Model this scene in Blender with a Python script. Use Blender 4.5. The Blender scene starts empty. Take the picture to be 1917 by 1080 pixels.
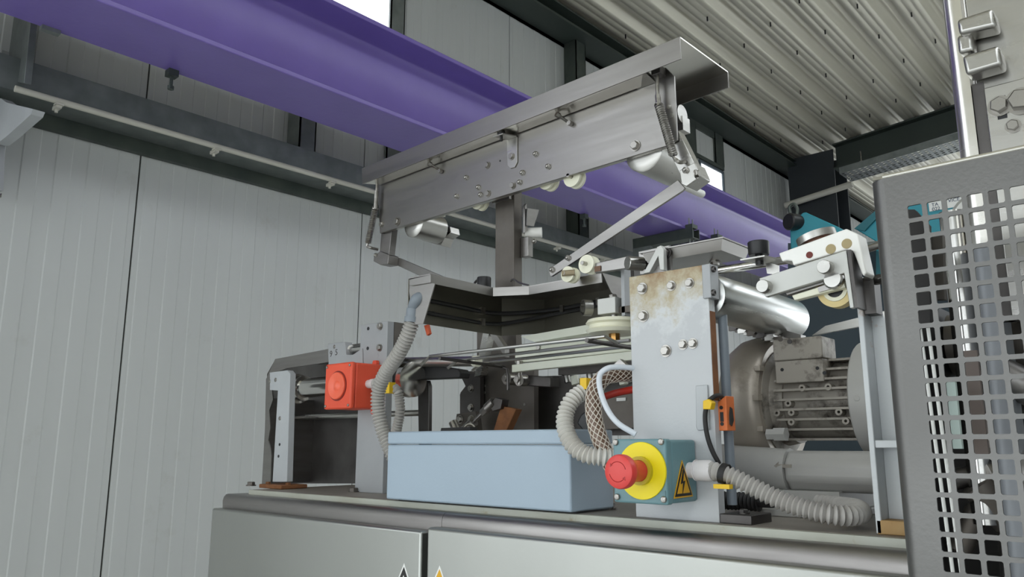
import bpy, bmesh, math, random
from mathutils import Vector, Matrix
random.seed(4)
S = bpy.context.scene
COL = S.collection
PI = math.pi

# ---------------------------------------------------------------- camera
FPX = 1471.02; YAW = math.radians(42.2146); PITCH = math.radians(11.1389)
EYE = Vector((0, 0, 1.5))
FWD = Vector((-math.sin(YAW)*math.cos(PITCH), math.cos(YAW)*math.cos(PITCH), math.sin(PITCH)))
RGT = Vector((math.cos(YAW), math.sin(YAW), 0)); UPV = RGT.cross(FWD)
cam_data = bpy.data.cameras.new('camera'); cam = bpy.data.objects.new('camera', cam_data); COL.objects.link(cam)
cam_data.sensor_fit = 'HORIZONTAL'; cam_data.sensor_width = 36.0; cam_data.lens = 36.0*FPX/1917.0
cam_data.clip_start = 0.02; cam_data.clip_end = 200
cam.matrix_world = Matrix(((RGT.x, UPV.x, -FWD.x, EYE.x), (RGT.y, UPV.y, -FWD.y, EYE.y), (RGT.z, UPV.z, -FWD.z, EYE.z), (0, 0, 0, 1)))
S.camera = cam
# ---------------------------------------------------------------- overcast sky, exposure
world = bpy.data.worlds.new('overcast_sky'); S.world = world; world.use_nodes = True
bg = world.node_tree.nodes['Background']; bg.inputs[0].default_value = (0.90, 0.96, 1.0, 1); bg.inputs[1].default_value = 2.75
S.view_settings.view_transform = 'Standard'; S.view_settings.look = 'None'
S.view_settings.gamma = 1.0; S.view_settings.use_curve_mapping = False
S.view_settings.exposure = 0.12

def on(px, py, X=None, Y=None, Z=None):
    """point of the place seen at a photograph pixel, on a plane X=, Y= or Z="""
    d = FWD*FPX + RGT*(px-958.5) - UPV*(py-540)
    if X is not None: t = (X-EYE.x)/d.x
    elif Y is not None: t = (Y-EYE.y)/d.y
    else: t = (Z-EYE.z)/d.z
    return EYE + d*t

# ---------------------------------------------------------------- materials
def lin(c):
    if isinstance(c, str):
        c = [int(c[i:i+2], 16)/255 for i in (0, 2, 4)]
    return [x/12.92 if x <= .04045 else ((x+.055)/1.055)**2.4 for x in c[:3]]
MATS = {}
def mat(name, col, metal=0., rough=.5, col2=None, scale=8., amount=.5, bump=0., bscale=120., stretch=(1, 1, 1),
        rvar=0., trans=0., emit=0., wear=None, wscale=14., wlo=.58, whi=.68, coat=0., spec=.5):
    if name in MATS: return MATS[name]
    m = bpy.data.materials.new(name); m.use_nodes = True; MATS[name] = m
    nt = m.node_tree; n = nt.nodes; l = nt.links; b = n['Principled BSDF']
    c = lin(col)+[1]
    b.inputs['Base Color'].default_value = c; b.inputs['Metallic'].default_value = metal
    b.inputs['Roughness'].default_value = rough; b.inputs['Specular IOR Level'].default_value = spec
    if trans: b.inputs['Transmission Weight'].default_value = trans
    if coat: b.inputs['Coat Weight'].default_value = coat; b.inputs['Coat Roughness'].default_value = .25
    if emit: b.inputs['Emission Color'].default_value = c; b.inputs['Emission Strength'].default_value = emit
    tc = n.new('ShaderNodeTexCoord'); mp = n.new('ShaderNodeMapping'); mp.inputs['Scale'].default_value = stretch
    l.new(tc.outputs['Object'], mp.inputs['Vector'])
    last = None
    if col2 is not None:
        nz = n.new('ShaderNodeTexNoise'); nz.inputs['Scale'].default_value = scale; nz.inputs['Detail'].default_value = 6
        l.new(mp.outputs[0], nz.inputs['Vector'])
        rp = n.new('ShaderNodeValToRGB'); rp.color_ramp.elements[0].position = .5-.3*amount-.02; rp.color_ramp.elements[1].position = .5+.3*amount+.02
        rp.color_ramp.elements[0].color = c; rp.color_ramp.elements[1].color = lin(col2)+[1]
        l.new(nz.outputs['Fac'], rp.inputs['Fac']); last = rp.outputs['Color']
        if rvar:
            mr = n.new('ShaderNodeMapRange'); mr.inputs['To Min'].default_value = rough-rvar; mr.inputs['To Max'].default_value = rough+rvar
            mr.inputs['From Min'].default_value = .3; mr.inputs['From Max'].default_value = .7
            l.new(nz.outputs['Fac'], mr.inputs['Value']); l.new(mr.outputs[0], b.inputs['Roughness'])
    if wear is not None:
        nz2 = n.new('ShaderNodeTexNoise'); nz2.inputs['Scale'].default_value = wscale; nz2.inputs['Detail'].default_value = 8
        nz2.inputs['Roughness'].default_value = .65
        l.new(tc.outputs['Object'], nz2.inputs['Vector'])
        r2 = n.new('ShaderNodeMapRange'); r2.inputs['From Min'].default_value = wlo; r2.inputs['From Max'].default_value = whi
        l.new(nz2.outputs['Fac'], r2.inputs['Value'])
        mx = n.new('ShaderNodeMix'); mx.data_type = 'RGBA'; l.new(r2.outputs[0], mx.inputs['Factor'])
        if last: l.new(last, mx.inputs[6])
        else: mx.inputs[6].default_value = c
        mx.inputs[7].default_value = lin(wear)+[1]; last = mx.outputs[2]
    if last: l.new(last, b.inputs['Base Color'])
    if bump:
        nb = n.new('ShaderNodeTexNoise'); nb.inputs['Scale'].default_value = bscale; nb.inputs['Detail'].default_value = 4
        l.new(mp.outputs[0], nb.inputs['Vector'])
        bp = n.new('ShaderNodeBump'); bp.inputs['Strength'].default_value = bump; bp.inputs['Distance'].default_value = .002
        l.new(nb.outputs['Fac'], bp.inputs['Height']); l.new(bp.outputs[0], b.inputs['Normal'])
    return m

STEEL = mat('brushed_stainless', '9e9b98', 1, .33, '8f8c89', 5, .9, .05, 420, (.6, 1, 9), .05)
STEELD = mat('stained_stainless', '9d9a97', 1, .38, '868280', 7, .8, .04, 400, (.6, 1, 6), .06)
STEELB = mat('bright_stainless', 'bdbbb7', 1, .30, 'aeaca7', 10, .7, .03, 400, (.6, 1, 6), .05)
SATIN = mat('satin_plate', 'c4c4c0', .55, .48, 'b9b9b4', 9, .7, .03, 300)
PAINTED = mat('pale_machine_paint', '8b8e92', .2, .45, '7e8186', 8, .7)
DOORM = mat('satin_cabinet_steel', 'b2b3ae', 1, .40, 'a3a4a0', 2.2, .9, .03, 300, (1, 1, .6), .08)
BRIGHTENED = mat('brightened_steel_sheet', 'e6e3dc', 1, .24, 'd9d6cf', 6, .8, .02, 400, (.5, 1, 4), .05)  # steel brightened to stand in for reflected light, mainly under the arm hood
CHROME = mat('polished_steel', 'd6d4d0', 1, .16)
BOLTM = mat('zinc_bolt', 'b5b2ad', 1, .30, '8c8882', 90, .6)
ALU = mat('machined_aluminium', 'd2d3d1', 1, .30, 'c8c9c7', 10, .6, .015, 300, (8, .3, 8), .04)
DARKST = mat('dark_steel', '6a6765', 1, .48, '545150', 14, .7, .1, 90)
BROWNST = mat('dull_brown_steel', '75706b', .8, .5, '5c5650', 12, .7, .1, 80)  # mottled steel in a darker, browner tone
PAINTG = mat('grey_painted_steel', 'a6a8aa', .25, .48, '9b9d9f', 10, .7, .12, 160, wear='7d7872', wscale=30, wlo=.66, whi=.74)
PAINTL = mat('light_grey_paint', 'b6b9bb', .1, .5, 'a9acaf', 9, .7, .2, 90, wear='a58a62', wscale=11, wlo=.63, whi=.80)
BLUEBOX = mat('pale_blue_enamel', 'a3b3c1', 0, .42, '9cacba', 4, .8, .08, 300)
TEALBOX = mat('teal_grey_enamel', '6f9298', 0, .42, '67898f', 8, .7, .15, 200)
YELLOW = mat('yellow_plastic', 'f2df10', 0, .45, 'e9d50c', 12, .6)
REDB = mat('red_plastic', 'dd4742', 0, .38, 'd53f3b', 20, .6)
REDD = mat('dark_red_print', 'a81f1c', 0, .4)
HORN = mat('orange_red_plastic', 'e4573a', 0, .5, 'dc4f33', 10, .7, .06, 250)
HORNL = mat('orange_red_disc', 'f06a4c', 0, .36)
CONDUIT = mat('grey_conduit_plastic', 'b5b2ad', 0, .42, 'aaa6a1', 14, .7)
CONDUITW = mat('white_conduit_plastic', 'd0cec8', 0, .45, 'c2beb6', 14, .7)
GREYPL = mat('slate_grey_plastic', '7d858d', 0, .45)
GLANDW = mat('off_white_plastic', 'd7d3d3', 0, .45)
WHITEPL = mat('white_plastic', 'f6f5f1', 0, .42, 'efede6', 8, .6, .03, 150)
CREAM = mat('cream_nylon', 'efeedd', 0, .42, 'e6e3c9', 16, .6)
CREAMB = mat('cream_board', 'eef0e2', 0, .5, 'e6e8d6', 10, .7, wear='8b7a5c', wscale=24, wlo=.66, whi=.75)
BEIGEW = mat('beige_polyurethane', 'd9c489', 0, .45)
BLACKP = mat('black_plastic', '1b1b1d', 0, .42)
BLACKR = mat('black_rubber', '232222', 0, .6)
YTIE = mat('yellow_tie', 'e3b912', 0, .45)
ORANGE = mat('orange_sensor', 'd8743c', 0, .45, 'cc6a34', 30, .5)
ORTAG = mat('orange_tag', 'b4481c', 0, .5)
TRIY = mat('warning_yellow', 'dba51c', 0, .5)
PRINTB = mat('print_black', '1a1814', 0, .5)
PRINTW = mat('print_white', 'e8e8e4', 0, .5)
PRINTN = mat('print_navy', '2f3c5a', 0, .5)
MOTORM = mat('cast_motor_grey', 'a8a298', .2, .5, '979086', 9, .8, .25, 60, wear='3a3129', wscale=22, wlo=.50, whi=.66)
CASTB = mat('cast_casing', 'b8afa3', .35, .38, '9a9083', 7, .8, .2, 60, wear='5d5348', wscale=9, wlo=.56, whi=.78)
PIPEM = mat('cast_pipe_grey', 'bcbbb7', .1, .5, 'acaaa6', 7, .8, .2, 60)
PURPLE = mat('purple_gloss_paint', '7a68b4', 0, .28, '7361ab', 5, .7, .22, 45, wear='7f6a90', wscale=26, wlo=.72, whi=.80, coat=.15)
GALV = mat('galvanised_steel', '8f9492', .6, .46, '6d7372', 13, .9, .05, 60)
GALVD = mat('weathered_galvanised', '60665f', .7, .5, '464e4c', 9, .9, .05, 60)
RAFTER = mat('dark_green_paint', '3c4540', 0, .5, '343c38', 4, .8)
COLUMND = mat('dark_slate_paint', '33383c', 0, .5, '2c3034', 4, .8)
PANELM = mat('cream_white_sheet', 'c4c6c4', .0, .48, 'bec0be', 1.2, .9, wear='a9a8a0', wscale=3.5, wlo=.62, whi=.85, stretch=(1, 3, .3))
SEAL = mat('joint_seal', '33322f', 0, .7)
ROOFM = mat('roof_decking_sheet', 'd3cfc0', .3, .42, 'c6c2b2', 2, .9, stretch=(1, .2, 1))
PIPEW = mat('cream_pipe', 'd0cdc2', 0, .5, 'c2bfb3', 5, .8, wear='8f8a7e', wscale=30, wlo=.68, whi=.76)
CONCRETE = mat('concrete', 'd0d0cd', 0, .7, 'c4c4c1', 2, .9, .3, 30)
TEAL = mat('teal_paint', '2f93a3', 0, .45, '2a8898', 5, .7)
TEALD = mat('deep_teal_paint', '236a74', 0, .5)
GLASS = mat('window_glass', 'ffffff', 0, .02, trans=1)
FRAME = mat('window_frame_grey', '58636b', .2, .5)
HOSE = mat('brown_rubber_hose', '6d5443', 0, .28, '5c4535', 20, .7)
BRAID = mat('braid_thread', 'cfc6ba', 0, .5)
TUBEW = mat('milky_tube', 'd5dbe2', 0, .25)
REDH = mat('red_hose', 'b02a1c', 0, .4)
BRASS = mat('brass', 'a9804b', 1, .25)
DEEP = mat('dark_interior_fill', '2a2827', .3, .55, '211f1e', 9, .8)  # near-black colour stands in for the dim inside of the machine
RUSTY = mat('rust', '8a5a34', 0, .8, '6b4428', 40, .8, .4, 120)
DECKM = mat('worn_deck_paint', '9a948c', .2, .5, '877f76', 6, .9, .2, 60, wear='6f6050', wscale=12, wlo=.6, whi=.75)
GUARD = mat('guard_stainless', '737270', .9, .44, '6a6967', 6, .9, .1, 260, (1, 1, 1), .06)
TRAYIN = mat('olive_inner_steel', '77746a', .9, .42, '66635a', 10, .8)  # darker olive steel for the inner wall of the trough

def plate_material(name, base, base2, zt, zb):
    """painted plate with rust bleeding down from the top edge (wear that belongs to the plate)"""
    m = bpy.data.materials.new(name); m.use_nodes = True; nt = m.node_tree; n = nt.nodes; l = nt.links; b = n['Principled BSDF']
    tc = n.new('ShaderNodeTexCoord'); sp = n.new('ShaderNodeSeparateXYZ'); l.new(tc.outputs['Object'], sp.inputs[0])
    nz = n.new('ShaderNodeTexNoise'); nz.inputs['Scale'].default_value = 16; nz.inputs['Detail'].default_value = 9; nz.inputs['Roughness'].default_value = .7
    l.new(tc.outputs['Object'], nz.inputs['Vector'])
    mr = n.new('ShaderNodeMapRange'); mr.inputs['From Min'].default_value = zb; mr.inputs['From Max'].default_value = zt
    mr.inputs['To Min'].default_value = -.30; mr.inputs['To Max'].default_value = .22
    l.new(sp.outputs['Z'], mr.inputs['Value'])
    ad = n.new('ShaderNodeMath'); ad.operation = 'ADD'; l.new(nz.outputs['Fac'], ad.inputs[0]); l.new(mr.outputs[0], ad.inputs[1])
    r2 = n.new('ShaderNodeValToRGB'); r2.color_ramp.elements[0].position = .50; r2.color_ramp.elements[0].color = lin(base)+[1]
    r2.color_ramp.elements[1].position = .82; r2.color_ramp.elements[1].color = lin('8a6a45')+[1]
    e = r2.color_ramp.elements.new(.64); e.color = lin('b3a88e')+[1]
    e = r2.color_ramp.elements.new(.40); e.color = lin(base2)+[1]
    l.new(ad.outputs[0], r2.inputs['Fac']); l.new(r2.outputs[0], b.inputs['Base Color'])
    b.inputs['Roughness'].default_value = .5; b.inputs['Metallic'].default_value = .1
    nb = n.new('ShaderNodeTexNoise'); nb.inputs['Scale'].default_value = 120; l.new(tc.outputs['Object'], nb.inputs['Vector'])
    bp = n.new('ShaderNodeBump'); bp.inputs['Strength'].default_value = .2; bp.inputs['Distance'].default_value = .002
    l.new(nb.outputs['Fac'], bp.inputs['Height']); l.new(bp.outputs[0], b.inputs['Normal'])
    MATS[name] = m; return m

# ---------------------------------------------------------------- mesh helpers
def V(*a): return Vector(a)
def frame_of(d):
    d = d.normalized(); a = V(0, 0, 1) if abs(d.z) < .9 else V(1, 0, 0)
    u = d.cross(a).normalized(); return u, d.cross(u).normalized()
def spline(pts, n=8):
    pts = [Vector(p) for p in pts]
    if len(pts) < 3: return pts
    P = [pts[0]*2-pts[1]] + pts + [pts[-1]*2-pts[-2]]; out = []
    for i in range(1, len(P)-2):
        for k in range(n):
            t = k/n; a, b, c, d = P[i-1], P[i], P[i+1], P[i+2]
            out.append(.5*((2*b)+(c-a)*t+(2*a-5*b+4*c-d)*t*t+(3*b-a-3*c+d)*t**3))
    return out + [pts[-1]]
def resample(path, step):
    out = [path[0]]; acc = 0
    for a, b in zip(path, path[1:]):
        L = (b-a).length
        while acc+L >= step and L > 1e-9:
            t = (step-acc)/L; a = a.lerp(b, t); out.append(a); L = (b-a).length; acc = 0
        acc += L
    return out
class MB:
    def __init__(s): s.v = []; s.f = []
    def add(s, vs, fs):
        o = len(s.v); s.v += [Vector(x) for x in vs]; s.f += [[i+o for i in f] for f in fs]; return s
    def box(s, x0, x1, y0, y1, z0, z1):
        return s.add([(x, y, z) for z in (z0, z1) for y in (y0, y1) for x in (x0, x1)],
                     [(0, 2, 3, 1), (4, 5, 7, 6), (0, 1, 5, 4), (2, 6, 7, 3), (0, 4, 6, 2), (1, 3, 7, 5)])
    def prism(s, pts, ext):
        n = len(pts); ext = Vector(ext); p = [Vector(q) for q in pts]
        return s.add(p+[q+ext for q in p], [list(range(n))[::-1], list(range(n, 2*n))]+[(i, (i+1) % n, n+(i+1) % n, n+i) for i in range(n)])
    def loft(s, a, b):
        n = len(a); return s.add(list(a)+list(b), [list(range(n))[::-1], list(range(n, 2*n))]+[(i, (i+1) % n, n+(i+1) % n, n+i) for i in range(n)])
    def rings(s, centers, radii, seg=16, axis=None, caps=True, phase=0):
        vs = []; n = len(centers); c = [Vector(x) for x in centers]; u = None
        for i in range(n):
            d = axis if axis is not None else (c[min(i+1, n-1)]-c[max(i-1, 0)])
            d = Vector(d).normalized()
            if u is None: u, w = frame_of(d)
            else: u = (u-d*u.dot(d)).normalized(); w = d.cross(u)
            if axis is not None: u, w = frame_of(d)
            for k in range(seg):
                a = 2*PI*k/seg+phase; vs.append(c[i]+(u*math.cos(a)+w*math.sin(a))*radii[i])
        fs = [(i*seg+k, i*seg+(k+1) % seg, (i+1)*seg+(k+1) % seg, (i+1)*seg+k) for i in range(n-1) for k in range(seg)]
        if caps: fs += [list(range(seg))[::-1], list(range((n-1)*seg, n*seg))]
        return s.add(vs, fs)
    def cyl(s, p0, p1, r, r1=None, seg=20):
        return s.rings([p0, p1], [r, r if r1 is None else r1], seg, axis=Vector(p1)-Vector(p0))
    def lathe(s, p0, axis, prof, seg=28, caps=True):
        a = Vector(axis).normalized(); return s.rings([Vector(p0)+a*t for t, r in prof], [r for t, r in prof], seg, axis=a, caps=caps)
    def ring(s, p0, axis, r_in, r_out, h, seg=28):
        a = Vector(axis).normalized(); p0 = Vector(p0); u, w = frame_of(a); vs = []; prof = [(0, r_in), (0, r_out), (h, r_out), (h, r_in)]
        for t, r in prof:
            for k in range(seg): vs.append(p0+a*t+(u*math.cos(2*PI*k/seg)+w*math.sin(2*PI*k/seg))*r)
        return s.add(vs, [(i*seg+k, i*seg+(k+1) % seg, ((i+1) % 4)*seg+(k+1) % seg, ((i+1) % 4)*seg+k) for i in range(4) for k in range(seg)])
    def tube(s, pts, r, seg=10, n=8, smooth=True):
        p = spline(pts, n) if smooth else [Vector(q) for q in pts]
        return s.rings(p, [r]*len(p), seg)
    def corr(s, pts, r, pitch, depth=.16, seg=14):
        p = resample(spline(pts, 14), pitch/4)
        return s.rings(p, [r*(1+depth*(.25, 1, .25, -1)[i % 4]) for i in range(len(p))], seg)
    def px(s, pts, Y, t):              # a plate of thickness t standing in the plane Y
        return s.prism([on(a, b, Y=Y) for a, b in pts], (0, t, 0))
    def pxx(s, pts, X, t):             # a plate of thickness t standing in the plane X
        return s.prism([on(a, b, X=X) for a, b in pts], (t, 0, 0))

ORG = {}
def finish(o, label=None, cat=None, group=None, kind=None):
    if label: o['label'] = label
    if cat: o['category'] = cat
    if group: o['group'] = group
    if kind: o['kind'] = kind
    return o
def thing(name, label, cat, loc, group=None):
    o = bpy.data.objects.new(name, None); o.empty_display_size = .05; COL.objects.link(o); o.location = loc
    ORG[o] = Vector(loc); return finish(o, label, cat, group)
def mesh_of(mb, name, origin, angle=35):
    me = bpy.data.meshes.new(name); me.from_pydata([v-origin for v in mb.v], [], mb.f)
    bm = bmesh.new(); bm.from_mesh(me); bmesh.ops.recalc_face_normals(bm, faces=bm.faces); bm.to_mesh(me); bm.free()
    me.polygons.foreach_set('use_smooth', [True]*len(me.polygons)); me.set_sharp_from_angle(angle=math.radians(angle)); return me
def build(mb, name, m, parent=None, bevel=0, origin=None, label=None, seg=2, angle=35, cat=None, group=None, kind=None):
    if parent is not None: org = ORG[parent]
    else:
        if origin is None:
            lo = [min(v[i] for v in mb.v) for i in range(3)]; hi = [max(v[i] for v in mb.v) for i in range(3)]
            origin = V((lo[0]+hi[0])/2, (lo[1]+hi[1])/2, lo[2])
        org = Vector(origin)
    me = mesh_of(mb, name, org, angle); me.materials.append(m)
    o = bpy.data.objects.new(name, me); COL.objects.link(o)
    if parent is not None: o.parent = parent
    else: o.location = org
    ORG[o] = org
    if bevel:
        b = o.modifiers.new('bevel', 'BEVEL'); b.width = bevel; b.segments = seg; b.limit_method = 'ANGLE'; b.angle_limit = math.radians(40); b.harden_normals = False
    return finish(o, label, cat, group, kind)
SHARED = {}
def inst(key, maker, m, name, parent, pos, direction, scale=1.0, spin=0.):
    """small repeated part: shared mesh built along +Z, turned to a direction"""
    if key not in SHARED:
        me = mesh_of(maker(), key, V(0, 0, 0)); me.materials.append(m); SHARED[key] = me
    o = bpy.data.objects.new(name, SHARED[key]); COL.objects.link(o)
    q = Vector((0, 0, 1)).rotation_difference(Vector(direction).normalized())
    o.rotation_mode = 'QUATERNION'; o.rotation_quaternion = q @ Matrix.Rotation(spin, 3, 'Z').to_quaternion()
    o.scale = (scale,)*3
    if parent is not None: o.parent = parent; o.location = Vector(pos)-ORG[parent]
    else: o.location = pos
    ORG[o] = Vector(pos); return o
def hexbolt():      # washer + hexagon head, unit: head radius 1
    return MB().cyl((0, 0, -.05), (0, 0, .22), 1.3, seg=20).lathe((0, 0, .22), (0, 0, 1), [(0, 1.0), (.62, 1.0), (.75, .86)], seg=6)
def domenut():      # acorn nut
    m = MB().lathe((0, 0, -.05), (0, 0, 1), [(0, 1.1), (.25, 1.1), (.3, 1.0), (.8, 1.0), (.9, .85)], seg=6)
    return m.lathe((0, 0, .85), (0, 0, 1), [(0, .72), (.25, .66), (.45, .45), (.55, .12)], seg=12)
def flathead():
    return MB().lathe((0, 0, -.05), (0, 0, 1), [(0, 1.0), (.2, 1.0), (.35, .86)], seg=16)
def panhead():
    return MB().lathe((0, 0, -.05), (0, 0, 1), [(0, 1.0), (.45, 1.0), (.7, .8), (.8, .3)], seg=16).box(-.55, .55, -.1, .1, .76, .84).box(-.1, .1, -.55, .55, .76, .84)
def socket():
    return MB().lathe((0, 0, -.05), (0, 0, 1), [(0, 1.), (.8, 1.), (.9, .92), (.9, .5), (.5, .5)], seg=16)
def bolt(parent, pos, d=(0, -1, 0), r=.006, kind='hex', spin=None, name='bolt', m=None):
    mk, key = {'hex': (hexbolt, 'hex'), 'dome': (domenut, 'dome'), 'flat': (flathead, 'flat'), 'pan': (panhead, 'pan'), 'sock': (socket, 'sock')}[kind]
    m = m or BOLTM
    return inst(key+m.name, mk, m, name, parent, pos, d, r, random.random()*2 if spin is None else spin)
def text_mesh(txt, size, name, m, mw, parent, depth=.0002):
    cu = bpy.data.curves.new('t', 'FONT'); cu.body = txt; cu.size = size; cu.extrude = depth; cu.align_x = 'LEFT'
    o = bpy.data.objects.new('t', cu); COL.objects.link(o); dg = bpy.context.evaluated_depsgraph_get()
    me = bpy.data.meshes.new_from_object(o.evaluated_get(dg)); bpy.data.objects.remove(o); bpy.data.curves.remove(cu)
    me.name = name; me.materials.clear(); me.materials.append(m)
    t = bpy.data.objects.new(name, me); COL.objects.link(t); t.parent = parent
    t.matrix_local = Matrix.Translation(-ORG[parent]) @ mw; ORG[t] = ORG[parent]; return t
FACE_Y = Matrix(((1, 0, 0), (0, 0, -1), (0, 1, 0))).to_4x4()     # text facing -Y
FACE_X = Matrix(((0, 0, 1), (1, 0, 0), (0, 1, 0))).to_4x4()      # text facing +X
FY = (0, -1, 0); FX = (1, 0, 0)

# ================================================================ THE HALL
D = -2.85
mb = MB().box(-30, 30, -30, 30, -.1, 0)
build(mb, 'floor', CONCRETE, origin=(0, 0, 0), kind='structure', label='grey concrete hall floor below the machines')
# ---- left wall: backing, ribbed sandwich panels, posts, windows
W1 = (1.86, 2.262, 3.0, 3.72); W2 = (5.32, 5.72, 3.0, 3.685)
mb = MB()
ys = [-.9, W1[0], W1[1]+.1, W2[0], W2[1]+.2, 14]
for i in range(5):
    if i in (1, 3):
        w = W1 if i == 1 else W2
        mb.box(D-.08, D-.006, ys[i], ys[i+1], 0, w[2]); mb.box(D-.08, D-.006, ys[i], ys[i+1], w[3]+.12, 4.5)
    else: mb.box(D-.08, D-.006, ys[i], ys[i+1], 0, 4.5)
wall = build(mb, 'wall_left', SEAL, origin=(D, 0, 0), kind='structure', label='hall side wall of tall off-white ribbed panels')
PW = 1.0035; J0 = .3904*2.85-2*PW
def panel_mesh(y0, y1, z0, z1):
    """ribbed sheet between y0 and y1: flat raised bands every tenth of a panel"""
    prof = []; g = .0032; h = .0028; per = PW/10
    a0, a1 = y0+g, y1-g
    k = math.floor((y0-J0)/per); prof.append((a0, 0))
    while J0+k*per < y1:
        b = J0+k*per+per*.22
        for yy, hh in ((b, 0), (b+.004, h), (b+per*.5, h), (b+per*.5+.004, 0)):
            if a0 < yy < a1: prof.append((yy, hh))
        k += 1
    prof.append((a1, prof[-1][1] if False else 0))
    mb = MB(); n = len(prof); x = D
    vs = [(x+hh, yy, z) for z in (z0, z1) for yy, hh in prof] + [(x-.006, yy, z) for z in (z0, z1) for yy, hh in (prof[0], prof[-1])]
    fs = [(i, i+1, n+i+1, n+i) for i in range(n-1)]
    o = 2*n; fs += [(0, n, o+2, o), (n-1, o+1, o+3, 2*n-1), list(range(n))[::-1]+[o, o+1], list(range(n, 2*n))+[o+3, o+2]]
    return mb.add(vs, fs)
base_mesh = None
for k in range(15):
    y0 = J0+k*PW; y1 = y0+PW
    hit = [w for w in (W1, W2) if y0 < w[1] and y1 > w[0]]
    if not hit:
        if base_mesh is None:
            o = build(panel_mesh(y0, y1, 0, 4.5), 'wall_panel', PANELM, wall, angle=8); base_mesh = (o.data, y0)
        else:
            o = bpy.data.objects.new('wall_panel', base_mesh[0]); COL.objects.link(o); o.parent = wall; o.location = (0, y0-base_mesh[1], 0); ORG[o] = ORG[wall]
    else:
        w = hit[0]; mb = panel_mesh(y0, y1, 0, w[2])
        m2 = panel_mesh(y0, y1, w[3], 4.5); mb.add(m2.v, m2.f)
        if w[0]-y0 > .03: m2 = panel_mesh(y0, w[0], w[2], w[3]); mb.add(m2.v, m2.f)
        if y1-w[1] > .03: m2 = panel_mesh(w[1], y1, w[2], w[3]); mb.add(m2.v, m2.f)
        build(mb, 'wall_panel', PANELM, wall, angle=8)
for k, w in enumerate((W1, W2)):
    mb = MB(); t = .018
    mb.box(D-.005, D+.012, w[0], w[0]+t, w[2], w[3]).box(D-.005, D+.012, w[1]-t, w[1], w[2], w[3]).box(D-.005, D+.012, w[0]+t, w[1]-t, w[2], w[2]+t).box(D-.005, D+.012, w[0]+t, w[1]-t, w[3]-t, w[3])
    wd = build(mb, 'window_%d' % (k+1), FRAME, kind='structure', label=['small high window above the purple beam', 'far small high window above the purple beam'][k])
    build(MB().box(D+.002, D+.005, w[0]+t, w[1]-t, w[2]+t, w[3]-t), 'pane', GLASS, wd)
# wall posts
for i, (a, b) in enumerate(((561, 592), (725, 752), (1081, 1099), (1284, 1303), (1338, 1353))):
    X = D+(.10 if i in (0, 2) else .022); y0 = on(a, 250, X=X).y; y1 = on(b, 250, X=X).y; zl = 3.72 if i == 4 else 2.69
    mb = MB().box(X-.006, X, y0, y1, zl, 4.3).box(D+.004, X, y0, y0+.006, zl, 4.3).box(D+.004, X, y1-.006, y1, zl, 4.3)
    if i == 3: mb.box(D+.004, D+.02, y1, y1+.45, 3.69, 3.72).box(D+.004, D+.02, y1, y1+.45, 3.93, 3.985)
    if i == 0:
        for dy in (-.05, .04): mb.box(D+.004, D+.06, (y0 if dy < 0 else y1)+dy-.01, (y0 if dy < 0 else y1)+dy+.012, 2.69, 2.715)
    build(mb, 'trim_%d' % (i+1), GALV if i in (0, 1) else GALVD, kind='structure')
# girt: C-shaped rail along the wall
prof = [(D+.004, 2.585), (D+.15, 2.585), (D+.15, 2.695), (D+.004, 2.695), (D+.004, 2.69), (D+.144, 2.69), (D+.144, 2.591), (D+.03, 2.591), (D+.03, 2.60), (D+.024, 2.60), (D+.024, 2.591), (D+.004, 2.591)]
g = build(MB().prism([V(x, -.9, z) for x, z in prof], (0, 14.9, 0)), 'trim_6', GALV, kind='structure', label='galvanised horizontal wall rail under the purple beam')
g2 = build(MB().box(D+.0045, D+.03, -.9, 14, 2.535, 2.5845), 'trim_7', GALVD, kind='structure', label='lower flange under the wall rail, darkened to stand for its shade')  # flange takes the darker galvanised colour in place of its shade
X = D+.18
pt = thing('wall_pipe', 'thin white pipe clipped along the galvanised wall rail', 'pipe', (X, .6, 2.56))
a = on(27.8, 165.6, X=X); b = on(1135, 484, X=X); b2 = a+(b-a)*4.2
build(MB().cyl(a, b2, .0105, seg=12), 'tube', PIPEW, pt)
for q in (110, 405, 622, 830, 1047, 1130, 1300):
    y = on(q, 165+q*.29, X=X).y; z = a.z+(b.z-a.z)*(y-a.y)/(b.y-a.y)
    build(MB().box(X-.034, X+.006, y-.008, y+.008, z-.024, z-.012).box(X-.012, X+.012, y-.012, y+.012, z-.0155, z-.0095).cyl((X-.018, y, z-.034), (X-.018, y, z-.006), .005, seg=8), 'clip', PIPEW, pt)
# eaves purlin along the wall top
def roof_z(x, y): return 4.085+.08*(x+2.67)-.012*(y-6.8)
mb = MB(); y0, y1 = -8, 14
sec = lambda y: [V(D+.006, y, 3.985), V(D+.19, y, 3.985), V(D+.19, y, 4.0), V(D+.02, y, 4.0), V(D+.02, y, roof_z(D, y)-.03), V(D+.19, y, roof_z(D+.19, y)-.055), V(D+.19, y, roof_z(D+.19, y)-.045), V(D+.006, y, roof_z(D, y)-.045)]
mb.loft(sec(y0), sec(y1)); build(mb, 'trim_8', RAFTER, kind='structure', label='dark green eaves beam where wall meets roof')
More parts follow.
